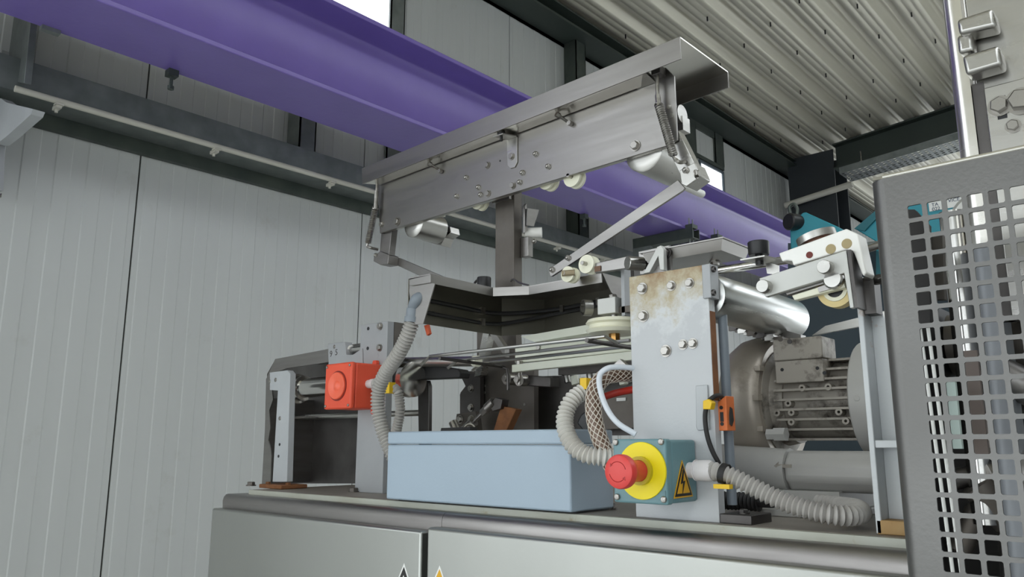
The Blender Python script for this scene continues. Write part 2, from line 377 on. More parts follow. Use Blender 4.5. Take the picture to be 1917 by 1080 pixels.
# ---- roof: trapezoidal decking
PER = .237
SK0 = -2.67-PER-.012+4*4*PER; SK1 = SK0+2*4*PER            # an open roof-light strip two sheets wide, right of the camera
mb = MB()
for xa, xb in ((D-.2, SK0), (SK1, 9)):
    mb.prism([V(xa, -8, roof_z(xa, -8)+.09), V(xb, -8, roof_z(xb, -8)+.09), V(xb, 14, roof_z(xb, 14)+.09), V(xa, 14, roof_z(xa, 14)+.09)], (0, 0, .04))
roof = build(mb, 'ceiling', RAFTER, kind='structure', label='corrugated metal roof decking of the hall')
def deck_sheet(k, n):
    prof = []
    for i in range(n):
        x = -2.67-PER+(k*n+i)*PER-.012
        prof += [(x, .006), (x+.004, 0), (x+.038, 0), (x+.043, .003), (x+.049, .003), (x+.054, 0), (x+.082, 0), (x+.087, .003), (x+.093, .003), (x+.098, 0), (x+.126, 0), (x+.13, .006),
                 (x+.152, .05), (x+.172, .05), (x+.178, .044), (x+.192, .044), (x+.198, .05), (x+.215, .05)]
    prof.append((prof[0][0]+n*PER, .006))
    m = len(prof); vs = [(x, y, roof_z(x, y)+h+.004) for y in (-8, 14) for x, h in prof]
    return MB().add(vs, [(i, i+1, m+i+1, m+i) for i in range(m-1)])
for k in (0, 1, 2, 3, 6, 7, 8, 9, 10, 11):
    o = build(deck_sheet(k, 4), 'roof_sheet', ROOFM, roof, angle=20)
    sol = o.modifiers.new('thick', 'SOLIDIFY'); sol.thickness = .001; sol.offset = 1
for k in range(7):
    for j in range(6):
        x = -2.67+k*PER+.045+(.02 if j % 2 else 0); y = 4.0+j*.47+.11*((k*3) % 4)
        inst('roof_screw', lambda: MB().cyl((0, 0, -.026), (0, 0, .004), .005, seg=8), BLACKP, 'screw', roof, (x, y, roof_z(x, y)), (0, 0, 1))
# rafter across the hall, column, pipe, cable tray
def raft(y): 
    mb = MB(); x0, x1 = -2.33, 9
    for (za, zb, ya, yb) in ((-.005, -.018, 0, .16), (-.018, -.225, .075, .087), (-.225, -.24, 0, .16)):
        mb.loft([V(x0, y+ya, roof_z(x0, y)+za), V(x0, y+yb, roof_z(x0, y)+za), V(x0, y+yb, roof_z(x0, y)+zb), V(x0, y+ya, roof_z(x0, y)+zb)],
                [V(x1, y+ya, roof_z(x1, y)+za), V(x1, y+yb, roof_z(x1, y)+za), V(x1, y+yb, roof_z(x1, y)+zb), V(x1, y+ya, roof_z(x1, y)+zb)])
    return mb
build(raft(6.8), 'trim_9', RAFTER, kind='structure', label='dark green steel rafter across the roof')
build(raft(11.8), 'trim_10', RAFTER, kind='structure')
mb = MB().box(-2.745, -2.33, 6.8, 6.815, 0, 4.06).box(-2.56, -2.545, 6.815, 7.1, 0, 4.06).box(-2.745, -2.33, 7.1, 7.115, 0, 4.06)
build(mb, 'trim_11', COLUMND, kind='structure', label='dark slate steel column standing at the wall below the rafter')
a = on(1470, 385, Y=6.74); b = on(1596, 344, Y=6.74)
build(MB().cyl(a, b, .028, seg=12), 'rafter_pipe', PIPEW, label='cream pipe fixed across the dark column below the rafter', cat='pipe')
def perf(mb, O, U, W, nu, nw, pu, pw, hole, c, T):
    """perforated sheet: origin O, axes U/W, nu x nw cells, thickness vector T"""
    O = Vector(O); U = Vector(U).normalized(); W = Vector(W).normalized(); T = Vector(T)
    h = hole/2
    for i in range(nu):
        for j in range(nw):
            ctr = O+U*(i+.5)*pu+W*(j+.5)*pw; a, b = pu/2, pw/2
            inn = [(-h+c, -h), (h-c, -h), (h, -h+c), (h, h-c), (h-c, h), (-h+c, h), (-h, h-c), (-h, -h+c)]
            outp = [(-h+c, -b), (h-c, -b), (a, -h+c), (a, h-c), (h-c, b), (-h+c, b), (-a, h-c), (-a, -h+c)]
            cor = [(a, -b), (a, b), (-a, b), (-a, -b)]
            P = lambda p, t: ctr+U*p[0]+W*p[1]+T*t
            vs = [P(p, t) for t in (0, 1) for p in inn+outp+cor]; fs = []
            for t in (0, 1):
                o = 20*t
                for s in range(4):
                    p0, p1 = 2*s, 2*s+1; q0 = (2*s+2) % 8
                    fs.append((o+p0, o+p1, o+8+p1, o+8+p0)); fs.append((o+p1, o+q0, o+8+q0, o+16+s, o+8+p1))
            for s in range(8): fs.append((s, (s+1) % 8, 20+(s+1) % 8, 20+s))
            mb.add(vs, fs)
    return mb
ct = thing('cable_tray', 'perforated galvanised cable tray hung below the roof rafter', 'cable tray', (-1.8, 6.6, 3.7))
mb = MB(); perf(mb, (-2.17, 6.45, 3.70), (1, 0, .07), (0, 1, 0), 26, 6, .045, .045, .026, .008, (0, 0, .004))
build(mb, 'tray_bottom', GALV, ct)
mb = MB()
for y in (6.45, 6.72): mb.loft([V(-2.17, y, 3.70), V(-2.17, y+.003, 3.70), V(-2.17, y+.003, 3.755), V(-2.17, y, 3.755)], [V(-1.0, y, 3.782), V(-1.0, y+.003, 3.782), V(-1.0, y+.003, 3.837), V(-1.0, y, 3.837)])
build(mb, 'tray_side', GALV, ct)
p = on(1613, 308, Y=6.7)
build(MB().cyl(p, p+V(0, 0, .12), .006, seg=8).cyl(p+V(0, 0, -.02), p+V(0, 0, .03), .016, seg=10), 'hanger_rod', BOLTM, ct)
# ---- rest of the hall behind the camera: gate lintel, right wall
build(MB().box(-9, 7.0, -8.1, -8.0, 3.6, 5.0), 'wall_front', PANELM, kind='structure', label='panel wall above the open hall gate')
build(MB().box(7.0, 7.1, -8, 14, 0, 5.0), 'wall_right', PANELM, kind='structure', label='panel wall on the other side of the hall')
# ---- purple crane beam
zb = 2.70; X0 = on(600, 232, Z=zb).x; X1 = on(600, 163, Z=zb).x; Xm = (X0+X1)/2; zt = zb+.345; yb0 = on(62, 20, Z=zb).y
def beam_sec(y):
    r = .024; P = [(X0, zb), (X1, zb), (X1, zb+.018)]
    P += [(Xm+.006+r, zb+.018), (Xm+.006+r*.3, zb+.018+r*.3), (Xm+.006, zb+.018+r), (Xm+.006, zt-.018-r), (Xm+.006+r*.3, zt-.018-r*.3), (Xm+.006+r, zt-.018), (X1, zt-.018), (X1, zt), (X0, zt), (X0, zt-.018)]
    P += [(Xm-.006, zt-.018), (Xm-.006, zb+.018), (X0, zb+.018)]
    return [V(x, y, z) for x, z in P]
bm_ = thing('crane_beam', 'large purple painted steel beam running under the roof', 'beam', (Xm, 2, zb))
build(MB().loft(beam_sec(-.9), beam_sec(13)), 'beam', PURPLE, bm_, bevel=.003)
for q, r_ in ((317, 136), (1088, 403)):
    p = on(q, r_, Z=zb); p = V(X0+.012, p.y, zb)
    build(MB().box(p.x-.016, p.x+.016, p.y-.016, p.y+.016, zb-.022, zb).cyl(p+V(0, 0, -.06), p+V(0, 0, -.02), .006, seg=8).cyl(p+V(0, 0, -.066), p+V(0, 0, -.055), .011, seg=6), 'beam_clamp', GALVD, bm_)
p = on(82, 52, Z=zb); build(MB().box(X0-.004, X0+.02, p.y-.01, p.y+.04, zb-.012, zb), 'beam_clamp', GALV, bm_)
# channel supports clamped under the beam
for i, (q, yy) in enumerate(((1270, 432), (1320, 450))):
    c = on(q-12, yy, Z=zb); y = c.y
    st = thing('strut_channel', ['dark strut channel clamped under the purple beam, nearer one', 'dark strut channel clamped under the purple beam, farther one'][i], 'bracket', (Xm, y, zb-.06), 'strut channels under the beam')
    mb = MB(); xa, xb = X0-.08, X1+.05
    mb.box(xa, xb, y, y+.004, zb-.062, zb-.002).box(xa, xb, y+.076, y+.08, zb-.062, zb-.002).box(xa, xb, y+.004, y+.076, zb-.062, zb-.058)
    build(mb, 'channel', GALVD, st)
    for dy in (.02, .06): build(MB().cyl((X1+.02, y+dy, zb-.09), (X1+.02, y+dy, zb+.06), .004, seg=8).cyl((X1+.02, y+dy, zb-.004), (X1+.02, y+dy, zb+.008), .009, seg=6), 'threaded_rod', GALV, st)
    build(MB().box(X1+.0, X1+.045, y+.01, y+.07, zb-.001, zb+.022), 'clamp', GALVD, st)
    if i == 0: build(MB().box(xa+.0, xa+.12, y-.002, y+.03, zb-.36, zb-.062), 'hanger_plate', GALV, st)
# ---- uprights at the left edge of the frame
up = thing('steel_upright', 'scuffed grey steel upright at the left edge beside the purple beam', 'upright', (-1.40, .55, 2.1))
mb = MB().px([(-60, -40), (66, -40), (45, 155), (-60, 143)], .66, .02)
build(mb, 'face_plate', GALV, up, bevel=.001)
build(MB().px([(-60, 141), (22, 152), (20, 185), (-60, 178)], .68, .03), 'inner_web', FRAME, up)
build(MB().px([(-60, -45), (10, -45), (2, 145), (-60, 140)], .64, .02), 'edge_plate', PAINTG, up)
lb = MB().px([(-60, 178), (2, 184), (12, 192), (62, 204), (58, 214), (16, 252), (-4, 268), (-60, 268)], .62, .03)
build(lb, 'gusset', PAINTL, up)
build(MB().px([(-60, 268), (-4, 266), (-8, 355), (-60, 360)], .63, .02), 'lower_plate', PAINTG, up)
bolt(up, on(2, 366, Y=.63), r=.005)

# ================================================================ MACHINE BASE
ZD = 1.397                                    # top of the deck plate
cab = thing('machine_cabinet', 'large stainless machine cabinet with two doors and a steel deck', 'cabinet', (-1.0, 1.2, 0))
build(MB().box(-1.715, -.25, .93, 1.62, .06, 1.345)  .box(-1.66, -.30, .97, 1.58, 0, .06), 'cabinet_body', BROWNST, cab)
xs = on(827, 970, Y=.925).x
def rail(x0, x1):
    P = [(.932, 1.345), (.926, 1.35), (.925, 1.372), (.927, 1.380), (.932, 1.3855), (.938, 1.387), (.985, 1.3865), (.985, 1.345)]
    return MB().prism([V(x0, y, z) for y, z in P], (x1-x0, 0, 0))
build(rail(-1.727, xs-.0004), 'top_rail', STEELD, cab, label='stainless top rail of the cabinet')
build(rail(xs+.0004, -.25), 'top_rail', STEELD, cab)
build(MB().box(-1.672, -.25, .966, 1.60, 1.3865, ZD), 'deck_plate', DECKM, cab, bevel=.001)
build(MB().box(-1.672, -.25, .957, .9655, 1.3865, ZD-.0005), 'deck_edge', mat('pale_edge_paint', 'b3b6ac', .1, .5, 'a3a294', 10, .9, .3, 60, wear='8d7f5c', wscale=15, wlo=.6, whi=.75), cab)
d1 = build(MB().box(-1.7256, -1.0195, .90, .924, .10, 1.357), 'cabinet_door', DOORM, cab, bevel=.004, seg=3)
d2 = build(MB().box(-1.0045, -.25, .90, .924, .10, 1.3645), 'cabinet_door', DOORM, cab, bevel=.004, seg=3)
build(MB().box(-1.0195, -1.0045, .918, .93, .10, 1.35), 'door_gap_strip', BLACKR, cab)  # black strip fills the gap between the doors, standing in for its shade
def sticker(par, cx, zt, s, y, ring_m, in_m, bolt_m):
    def tri(k, yy, t, drop=0):
        h = s*.866; c = V(cx, yy, zt-h*2/3); pts = []
        for a in (90, 210, 330):
            p = c+V(math.cos(math.radians(a)), 0, math.sin(math.radians(a)))*s*.577*k
            for da in (-1, 1):
                q = math.radians(a+da*90); pts.append(p+V(math.cos(q), 0, math.sin(q))*(-.045*s)*(-1)*1.0 - V(math.cos(math.radians(a)), 0, math.sin(math.radians(a)))*.03*s)
        pts = [pts[i] for i in (0, 1, 2, 3, 4, 5)]
        return MB().prism([pts[i] for i in (0, 1, 2, 3, 4, 5)], (0, t, 0))
    def tri2(k, yy, t):
        h = s*.866; c = V(cx, yy, zt-h*2/3)
        return MB().prism([c+V(math.cos(math.radians(a)), 0, math.sin(math.radians(a)))*s*.577*k for a in (90, 210, 330)], (0, t, 0))
    st = build(tri2(1.0, y-.0006, .0006), 'warning_sticker', PRINTW, par, label='triangular warning sticker')
    build(tri2(.86, y-.0010, .0004), 'border', ring_m, st)
    build(tri2(.56, y-.0014, .0004), 'field', in_m, st)
    z0 = zt-s*.32
    build(MB().prism([V(cx+a*s, y-.0018, z0+b*s) for a, b in ((.02, 0), (-.07, -.2), (0, -.19), (-.03, -.34), (.08, -.15), (.01, -.16), (.06, -.01))], (0, .0004, 0)), 'flash', bolt_m, st)
p = on(757, 1054, Y=.90); sticker(d1, p.x, p.z, .075, .90, PRINTB, PRINTW, PRINTB)
p = on(823.5, 1058, Y=.90); sticker(d2, p.x, p.z, .075, .90, TRIY, mat('pale_yellow', 'efe6b4', 0, .5), PRINTB)
for q, r_ in ((470, 909), (663, 921), (1141, 953)):
    p = on(q, r_, Z=ZD); bolt(cab, V(p.x, max(p.y, .985), ZD), (0, 0, 1), .0095, m=BROWNST)

# ---- blue junction box
bx0 = on(722.5, 934.5, Y=.945).x; bx1 = on(1069, 959, Y=.945).x
jb = thing('junction_box', 'pale blue painted metal junction box on the cabinet deck', 'box', ((bx0+bx1)/2, 1.0, ZD))
build(MB().box(bx0, bx1, .945, 1.055, ZD+.003, 1.4975), 'body', BLUEBOX, jb, bevel=.003)
build(MB().box(bx0-.0005, bx1+.0005, .9445, 1.0555, 1.4985, 1.521), 'lid', BLUEBOX, jb, bevel=.003)
build(MB().box(bx0+.008, bx1-.008, .968, 1.05, ZD, ZD+.003), 'shadow_strip', BLACKR, jb)  # black strip imitates the shadow line beneath the box

# ---- emergency stop
ex0, ex1 = on(1148, 880, Y=.90).x, on(1248, 880, Y=.90).x
ez0, ez1 = on(1200, 943, Y=.90).z, on(1200, 821.5, Y=.90).z
es = thing('emergency_stop', 'red emergency stop button with yellow disc on a teal metal box', 'emergency stop', ((ex0+ex1)/2, .94, ez0))
build(MB().box(ex0+.001, ex1-.001, .9145, .979, ez0+.001, ez1-.001), 'housing', TEALBOX, es, bevel=.004, seg=3)
build(MB().box(ex0, ex1, .90, .914, ez0, ez1), 'cover', TEALBOX, es, bevel=.003, seg=3)
for q, r_ in ((1153, 828), (1238, 827), (1156, 930), (1243, 935)): bolt(es, on(q, r_, Y=.8995), r=.0042, kind='pan', name='screw')
dc = on(1201.5, 881, Y=.8985); dr = (on(1201.5, 827, Y=.8985).z-on(1201.5, 935, Y=.8985).z)/2
build(MB().lathe(dc, (0, -1, 0), [(-.0012, dr), (.0012, dr), (.0018, dr-.0006)], 56), 'yellow_disc', YELLOW, es)
build(MB().box(dc.x-.018, dc.x+.034, .899, .8999, ez0+.006, ez0+.018), 'nameplate', mat('teal_nameplate', '5f8288', 0, .35), es)
build(MB().ring(dc+V(0, -.002, 0), (0, -1, 0), .014, .0185, .006, 36), 'collar', mat('ochre_collar', 'c2b22a', 0, .45), es)
# head axis leaves the disc along -Y; find where it meets the photographed head centre
best = min((abs((lambda d: 958.5+FPX*d.dot(RGT)/d.dot(FWD))(V(dc.x, y, dc.z)-EYE)-1157), y) for y in [.80+i*.0005 for i in range(180)])[1]
hl = .8967-best
bt = build(MB().lathe(V(dc.x, .8967, dc.z), (0, -1, 0), [(0, .0135), (hl*.45, .0140), (hl*.62, .0150), (hl*.72, .0195), (hl*.76, .0212), (hl*.80, .0216), (hl*.93, .0216), (hl*.985, .0206), (hl, .0190), (hl+.0012, .0120), (hl+.0016, .0020)], 48), 'button', REDB, es)
mb = MB()
for a0 in (.25, PI+.25):
    arc = [V(dc.x+.0125*math.cos(a0+t*.22), best-.00125, dc.z+.0125*math.sin(a0+t*.22)) for t in range(11)]
    mb.rings(arc, [.0005]*len(arc), 6)
    e = arc[-1]; mb.prism([e+V(.003*math.cos(a), 0, .003*math.sin(a)) for a in (a0+2.4+1.5, a0+2.4+3.6, a0+2.4+5.7)], (0, .0008, 0))
build(mb, 'arrow_print', REDD, bt)
# triangle on the right-hand side
def side_tri(k, off, t, m, par, name):
    A, B, C_ = (on(1277, 861, X=ex1), on(1261.5, 933.5, X=ex1), on(1297.5, 929, X=ex1)); c = (A+B+C_)/3
    return build(MB().prism([c+(q-c)*k+V(off, 0, 0) for q in (A, B, C_)], (t, 0, 0)), name, m, par)
tr = side_tri(1.0, -.0006, .0006, TRIY, es, 'warning_triangle')
side_tri(.88, 0, .0003, PRINTB, tr, 'border'); side_tri(.66, .0003, .0003, TRIY, tr, 'field')
A = on(1277, 884, X=ex1+.0008)
build(MB().prism([A+V(0, a*.03, b*.03) for a, b in ((.06, .12), (-.16, -.5), (.04, -.45), (-.06, -1.0), (.22, -.36), (.04, -.4), (.16, .1))], (.0004, 0, 0)), 'flash', PRINTB, tr)
# gland and conduit from the emergency stop
gp = on(1290, 880, X=ex1-.001)
cd = thing('conduit', 'grey corrugated conduit curling from the emergency stop over the deck', 'conduit', (ex1+.1, 1.0, ZD), 'corrugated conduits')
g1 = V(ex1-.0008, gp.y, gp.z); gx = on(1334, 883, Y=gp.y).x-g1.x
build(MB().lathe(g1, FX, [(0, .0105), (gx*.25, .0105), (gx*.25, .0125), (gx*.42, .0128), (gx*.42, .0135), (gx*.9, .0138), (gx, .012)], 12).ring(g1+V(gx*.3, 0, 0), FX, .009, .0140, gx*.05, 24), 'cable_gland', GLANDW, cd)
def ondeck(q, r_, h): return on(q, r_, Z=ZD+h)
ry = gp.y
path = [V(g1.x+gx*.9, gp.y, gp.z), on(1352, 886, Y=ry), on(1380, 897, Y=ry+.005), on(1420, 917, Y=ry+.012), on(1465, 938, Y=ry+.018), on(1510, 953, Y=ry+.022), on(1555, 963, Y=ry+.028), on(1592, 965, Y=ry+.045), on(1612, 960, Y=ry+.075), on(1603, 952, Y=ry+.105), on(1570, 947, Y=ry+.125), on(1530, 943, Y=ry+.135)]
path = [V(p.x, p.y, max(p.z, ZD+.0118)) for p in path]
build(MB().corr(path, .0106, .0066, .20), 'corrugated_tube', CONDUIT, cd)
p = on(1356, 887, Y=ry); build(MB().ring(p-V(.004, 0, -.001), (1, .05, -.25), .0115, .0135, .008, 20), 'cable_tie', BLACKR, cd)
build(MB().box(p.x-.008, p.x+.014, p.y-.016, p.y-.006, p.z-.018, p.z-.0125), 'tie_tag', YTIE, cd)

# ---- alarm horn on the grey post
hy = .985; hs = .0795
h0 = on(608, 725, Y=hy); hx0 = h0.x; hz0 = on(607, 766, Y=hy).z; hz1 = on(609, 683, Y=hy).z; hx1 = on(657, 720, Y=hy).x
hn = thing('alarm_horn', 'orange-red cube alarm horn mounted on the grey post', 'alarm horn', ((hx0+hx1)/2, hy+.04, hz0))
build(MB().box(hx0, hx1, hy+.012, 1.066, hz0, hz1), 'housing', HORN, hn, bevel=.003)
build(MB().box(hx0-.001, hx1+.001, hy, hy+.0115, hz0-.001, hz1+.001), 'front_cover', HORN, hn, bevel=.004)
hc = V((hx0+hx1)/2, hy, (hz0+hz1)/2)
build(MB().ring(hc+V(0, .0005, 0), FY, .0285, .0315, .0015, 40), 'recess_ring', mat('deep_red_groove', '7c1b10', 0, .6), hn)
build(MB().lathe(hc+V(0, .002, 0), FY, [(0, .0285), (.006, .0285), (.0075, .027), (.0065, .017), (.0045, .011), (.008, .006), (.0085, .001)], 40), 'sound_disc', HORNL, hn)
for sx in (0, 1):
    for sz in (0, 1): bolt(hn, V(hx0+.006 if not sx else hx1-.006, hy-.0004, hz0+.006 if not sz else hz1-.006), r=.0028, kind='pan', name='screw')
for z, dz in ((hz1, .01), (hz0-.01, .01)):
    lug = MB().prism([V(hx1-.026+a*.014, 1.058, z+b*dz) for a, b in ((0, 0), (1, 0), (1, .6), (.8, 1), (.2, 1), (0, .6))] if z == hz1 else [V(hx1-.026+a*.014, 1.058, z+b*dz) for a, b in ((0, 1), (1, 1), (1, .4), (.8, 0), (.2, 0), (0, .4))], (0, .008, 0))
    build(lug, 'mounting_lug', HORN, hn)
gl = V(hx1-.001, hy+.045, (hz0+hz1)/2+.004)
build(MB().lathe(gl, FX, [(0, .009), (.012, .009), (.012, .0105), (.022, .0105)], 12), 'cable_gland', GLANDW, hn)

# ---- conduits by the horn
tx = on(780, 560, Y=.935)
ca = thing('conduit', 'long grey conduit with elbow hanging past the alarm horn', 'conduit', (tx.x, .95, 1.5), 'corrugated conduits')
pth = [on(772, 600, Y=.935), on(762, 630, Y=.937), on(745, 664, Y=.94), on(722, 698, Y=.945), on(709, 730, Y=.948), on(708, 765, Y=.952), on(715, 800, Y=.957), on(727, 832, Y=.962), on(738, 858, Y=.966)]
build(MB().corr(pth, .0124, .0066, .18), 'corrugated_tube', CONDUIT, ca)
e0 = on(772, 603, Y=.935); e1 = on(775, 575, Y=.935); e2 = on(781, 561, Y=.930); e3 = on(796, 555, Y=.944)
build(MB().rings([e0, e0.lerp(e1, .35), e0.lerp(e1, .36), e0.lerp(e1, .9)], [.0155, .0155, .0135, .0135], 16).tube([e0.lerp(e1, .8), e1, e2, e3], .0118, 14), 'elbow', GREYPL, ca)
build(MB().ring(e3-V(.004, .0085, 0), (.3, .95, 0), .010, .0150, .005, 8), 'lock_nut', GREYPL, ca)
cb = thing('conduit', 'short grey conduit dropping from behind the alarm horn to the box', 'conduit', (hx1+.05, 1.04, 1.5), 'corrugated conduits')
gq = gl+V(.022, 0, 0)
build(MB().corr([gq, on(738, 727, Y=1.025), on(747, 743, Y=1.03), on(749, 770, Y=1.032), on(744, 798, Y=1.035), on(738, 822, Y=1.04), on(735, 840, Y=1.04)], .0088, .0056, .20), 'corrugated_tube', CONDUIT, cb)
p = on(734, 727, Y=1.02); build(MB().box(p.x-.010, p.x+.006, p.y-.012, p.y+.004, p.z-.010, p.z+.012), 'cable_tie', YTIE, cb)

# ---- hoses between box and plate
cc = thing('conduit', 'white corrugated conduit looping beside the blue box', 'conduit', (-.72, .93, 1.5), 'corrugated conduits')
build(MB().corr([on(1112, 727, Y=.985), on(1092, 733, Y=.97), on(1070, 750, Y=.95), on(1058, 778, Y=.937), on(1060, 808, Y=.928), on(1075, 836, Y=.925), on(1098, 851, Y=.93), on(1125, 855, Y=.94), on(1150, 858, Y=.955)], .0114, .0066, .20), 'corrugated_tube', CONDUITW, cc)
p = on(1103, 727, Y=.975); build(MB().box(p.x-.006, p.x+.006, p.y-.015, p.y+.005, p.z-.002, p.z+.015), 'cable_tie', YTIE, cc)
bh = thing('braided_hose', 'brown hose with white braid bending down behind the red button', 'hose', (-.68, .96, 1.45))
pb = resample(spline([on(1190, 699, Y=1.03), on(1160, 700, Y=.995), on(1132, 706, Y=.967), on(1115, 728, Y=.953), on(1111, 760, Y=.948), on(1115, 795, Y=.948), on(1127, 832, Y=.95), on(1142, 865, Y=.952), on(1158, 895, Y=.955)], 14), .003)
build(MB().rings(pb, [.0118]*len(pb), 16), 'hose', HOSE, bh)
mb = MB(); us = []; u = None
for i in range(len(pb)):
    d = (pb[min(i+1, len(pb)-1)]-pb[max(i-1, 0)]).normalized()
    if u is None: u, w = frame_of(d)
    else: u = (u-d*u.dot(d)).normalized(); w = d.cross(u)
    us.append((u.copy(), w.copy()))
for sgn in (-1, 1):
    for k in range(9):
        th = [pb[i]+(us[i][0]*math.cos(2*PI*k/9+sgn*i*.19)+us[i][1]*math.sin(2*PI*k/9+sgn*i*.19))*.0118 for i in range(len(pb))]
        mb.rings(th, [.00085]*len(th), 4)
o = build(mb, 'braid', BRAID, bh, kind='stuff')
build(MB().tube([on(1195, 690, Y=.99), on(1160, 687, Y=.96), on(1136, 690, Y=.942), on(1122, 705, Y=.935), on(1125, 735, Y=.932), on(1138, 768, Y=.935), on(1158, 793, Y=.94), on(1190, 813, Y=.95)], .0042, 12), 'air_tube', TUBEW, label='thin milky plastic tube looping in front of the braided hose', cat='tube')
build(MB().tube([on(1132, 742, Y=1.0), on(1160, 734, Y=1.0), on(1192, 728, Y=1.0)], .0056, 12), 'red_hose', REDH, label='short red hose behind the thin milky tube', cat='hose')
build(MB().px([(1078, 792), (1086, 775), (1102, 762), (1112, 772), (1108, 805), (1092, 810)], 1.02, .02), 'black_lever', BLACKP, bevel=.004, label='black plastic lever behind the white looping conduit', cat='lever')

# ================================================================ RUSTY BEARING PLATE WITH ROLLER
PY = .98
pl = [on(1178, 518, Y=PY), on(1325, 495, Y=PY), on(1345, 967, Y=PY), on(1190, 967, Y=PY)]
zt_ = (pl[0].z+pl[1].z)/2
bp = thing('bearing_plate', 'tall grey steel plate with rust along its top and bright bolts', 'plate', ((pl[2].x+pl[3].x)/2, PY, ZD))
px0 = (pl[0].x+pl[3].x)/2; px1 = (pl[1].x+pl[2].x)/2
PLM = plate_material('rust_bleeding_plate', 'c9cbcc', 'bcbec0', zt_-ZD, zt_-ZD-.16)
build(MB().box(px0, px1, PY, PY+.017, ZD, zt_), 'plate', PLM, bp, bevel=.0008)
build(MB().box(px1+.0001, px1+.0006, PY+.001, PY+.016, ZD+.16, zt_-.066), 'rusty_edge', RUSTY, bp)
for q, r_ in ((1203, 540), (1257, 535), (1291, 530), (1205, 592), (1247, 657), (1279, 645), (1297.5, 643)): bolt(bp, on(q, r_, Y=PY), r=.0068 if q in (1203, 1205, 1247) else .0058)
build(MB().px([(1302, 722), (1324, 720), (1328, 804), (1306, 806), (1303, 800)], PY-.003, .003), 'clamp_strip', PAINTL, bp, bevel=.001)
build(MB().box(px1+.0005, px1+.045, PY+.0, PY+.06, ZD, ZD+.012), 'foot', DARKST, bp, bevel=.001)
bolt(bp, V(px1+.025, PY+.02, ZD+.012), (0, 0, 1), .006, m=DARKST)
b0 = on(1313, 497, Y=PY-.004); b1 = on(1331, 557, Y=PY-.004)
build(MB().box(b0.x, on(1329, 500, Y=PY-.004).x, PY-.004, PY+.02, b1.z, b0.z+.001), 'bearing_block', PAINTG, bp, bevel=.001)
bolt(bp, on(1334, 504, X=on(1329, 500, Y=PY-.004).x), FX, .0045, 'sock', m=DARKST); bolt(bp, on(1334, 548, X=on(1329, 500, Y=PY-.004).x), FX, .0045, 'sock', m=DARKST)
rx = -.541; rz = 1.7075
ro = thing('drive_roller', 'thick bright aluminium roller reaching back from the rusty plate', 'roller', (rx, 1.15, rz-.033))
build(MB().lathe((rx, PY+.021, rz), (0, 1, 0), [(0, .012), (.004, .026), (.006, .0325), (.010, .0345), (.300, .0345), (.304, .0335), (.305, .028)], 48), 'roller_body', ALU, ro)
build(MB().lathe((rx, PY+.0175, rz), (0, 1, 0), [(0, .027), (.0035, .027)], 32), 'end_flange', DARKST, ro)
build(MB().cyl((rx, PY+.327, rz), (rx, PY+.37, rz), .010), 'axle', DARKST, ro)
# vertical cable tube behind the plate
a = on(1352, 585, Y=1.03); b = on(1352, 745, Y=1.03)
build(MB().cyl(V(a.x, 1.03, ZD+.02), a, .0068, seg=14), 'cable_tube', GREYPL, label='upright dark grey cable tube just behind the rusty plate', cat='tube', origin=(a.x, 1.03, ZD+.02))
# orange sensor
sy = .992
sn = thing('light_sensor', 'small orange optical sensor on the edge of the rusty plate', 'sensor', on(1352, 806, Y=sy))
sa, sb_ = on(1340, 755, Y=sy), on(1362, 806, Y=sy)
build(MB().prism([V(sa.x, sy, sa.z), V(sb_.x, sy, sa.z+.010), V(sb_.x, sy, sb_.z), V(sa.x, sy, sb_.z)], (0, .024, 0)), 'sensor_body', ORANGE, sn, bevel=.001)
build(MB().box((sa.x+sb_.x)/2-.002, (sa.x+sb_.x)/2+.003, sy-.0006, sy+.001, sb_.z+.012, sa.z-.012), 'slot', BLACKP, sn)
for k, zz in enumerate((sa.z-.006, sb_.z+.009)): build(MB().cyl((sa.x+.008, sy-.0008, zz), (sa.x+.008, sy+.001, zz), .0026, seg=12), 'fixing_hole', BLACKP, sn)
build(MB().prism([V(sb_.x, sy+.006+a*.012, sb_.z+.006+b*.026) for a, b in ((0, .1), (.5, 0), (1, .3), (.8, .9), (.3, 1), (0, .6))], (.0012, 0, 0)), 'lens', DARKST, sn)
build(MB().tube([on(1356, 757, Y=sy+.01), on(1350, 742, Y=sy), on(1338, 742, Y=PY-.006), on(1325, 755, Y=PY-.012), on(1320, 780, Y=PY-.012), on(1324, 815, Y=PY-.010), on(1334, 845, Y=PY-.006), on(1346, 868, Y=PY+.0), on(1352, 890, Y=PY+.012)], .0032, 10), 'cable', BLACKR, sn)
p = on(1328, 757, Y=PY-.012); build(MB().prism([p+V(a*.007, -.006, b*.007) for a, b in ((-1, -.9), (.6, -1), (1, .3), (.3, 1), (-.9, .7))], (0, .012, 0)), 'cable_tie', YTIE, sn, bevel=.001)
build(MB().px([(1323, 735), (1340, 733), (1342, 812), (1328, 812)], PY+.0175, .005), 'mounting_bar', DARKST, sn)

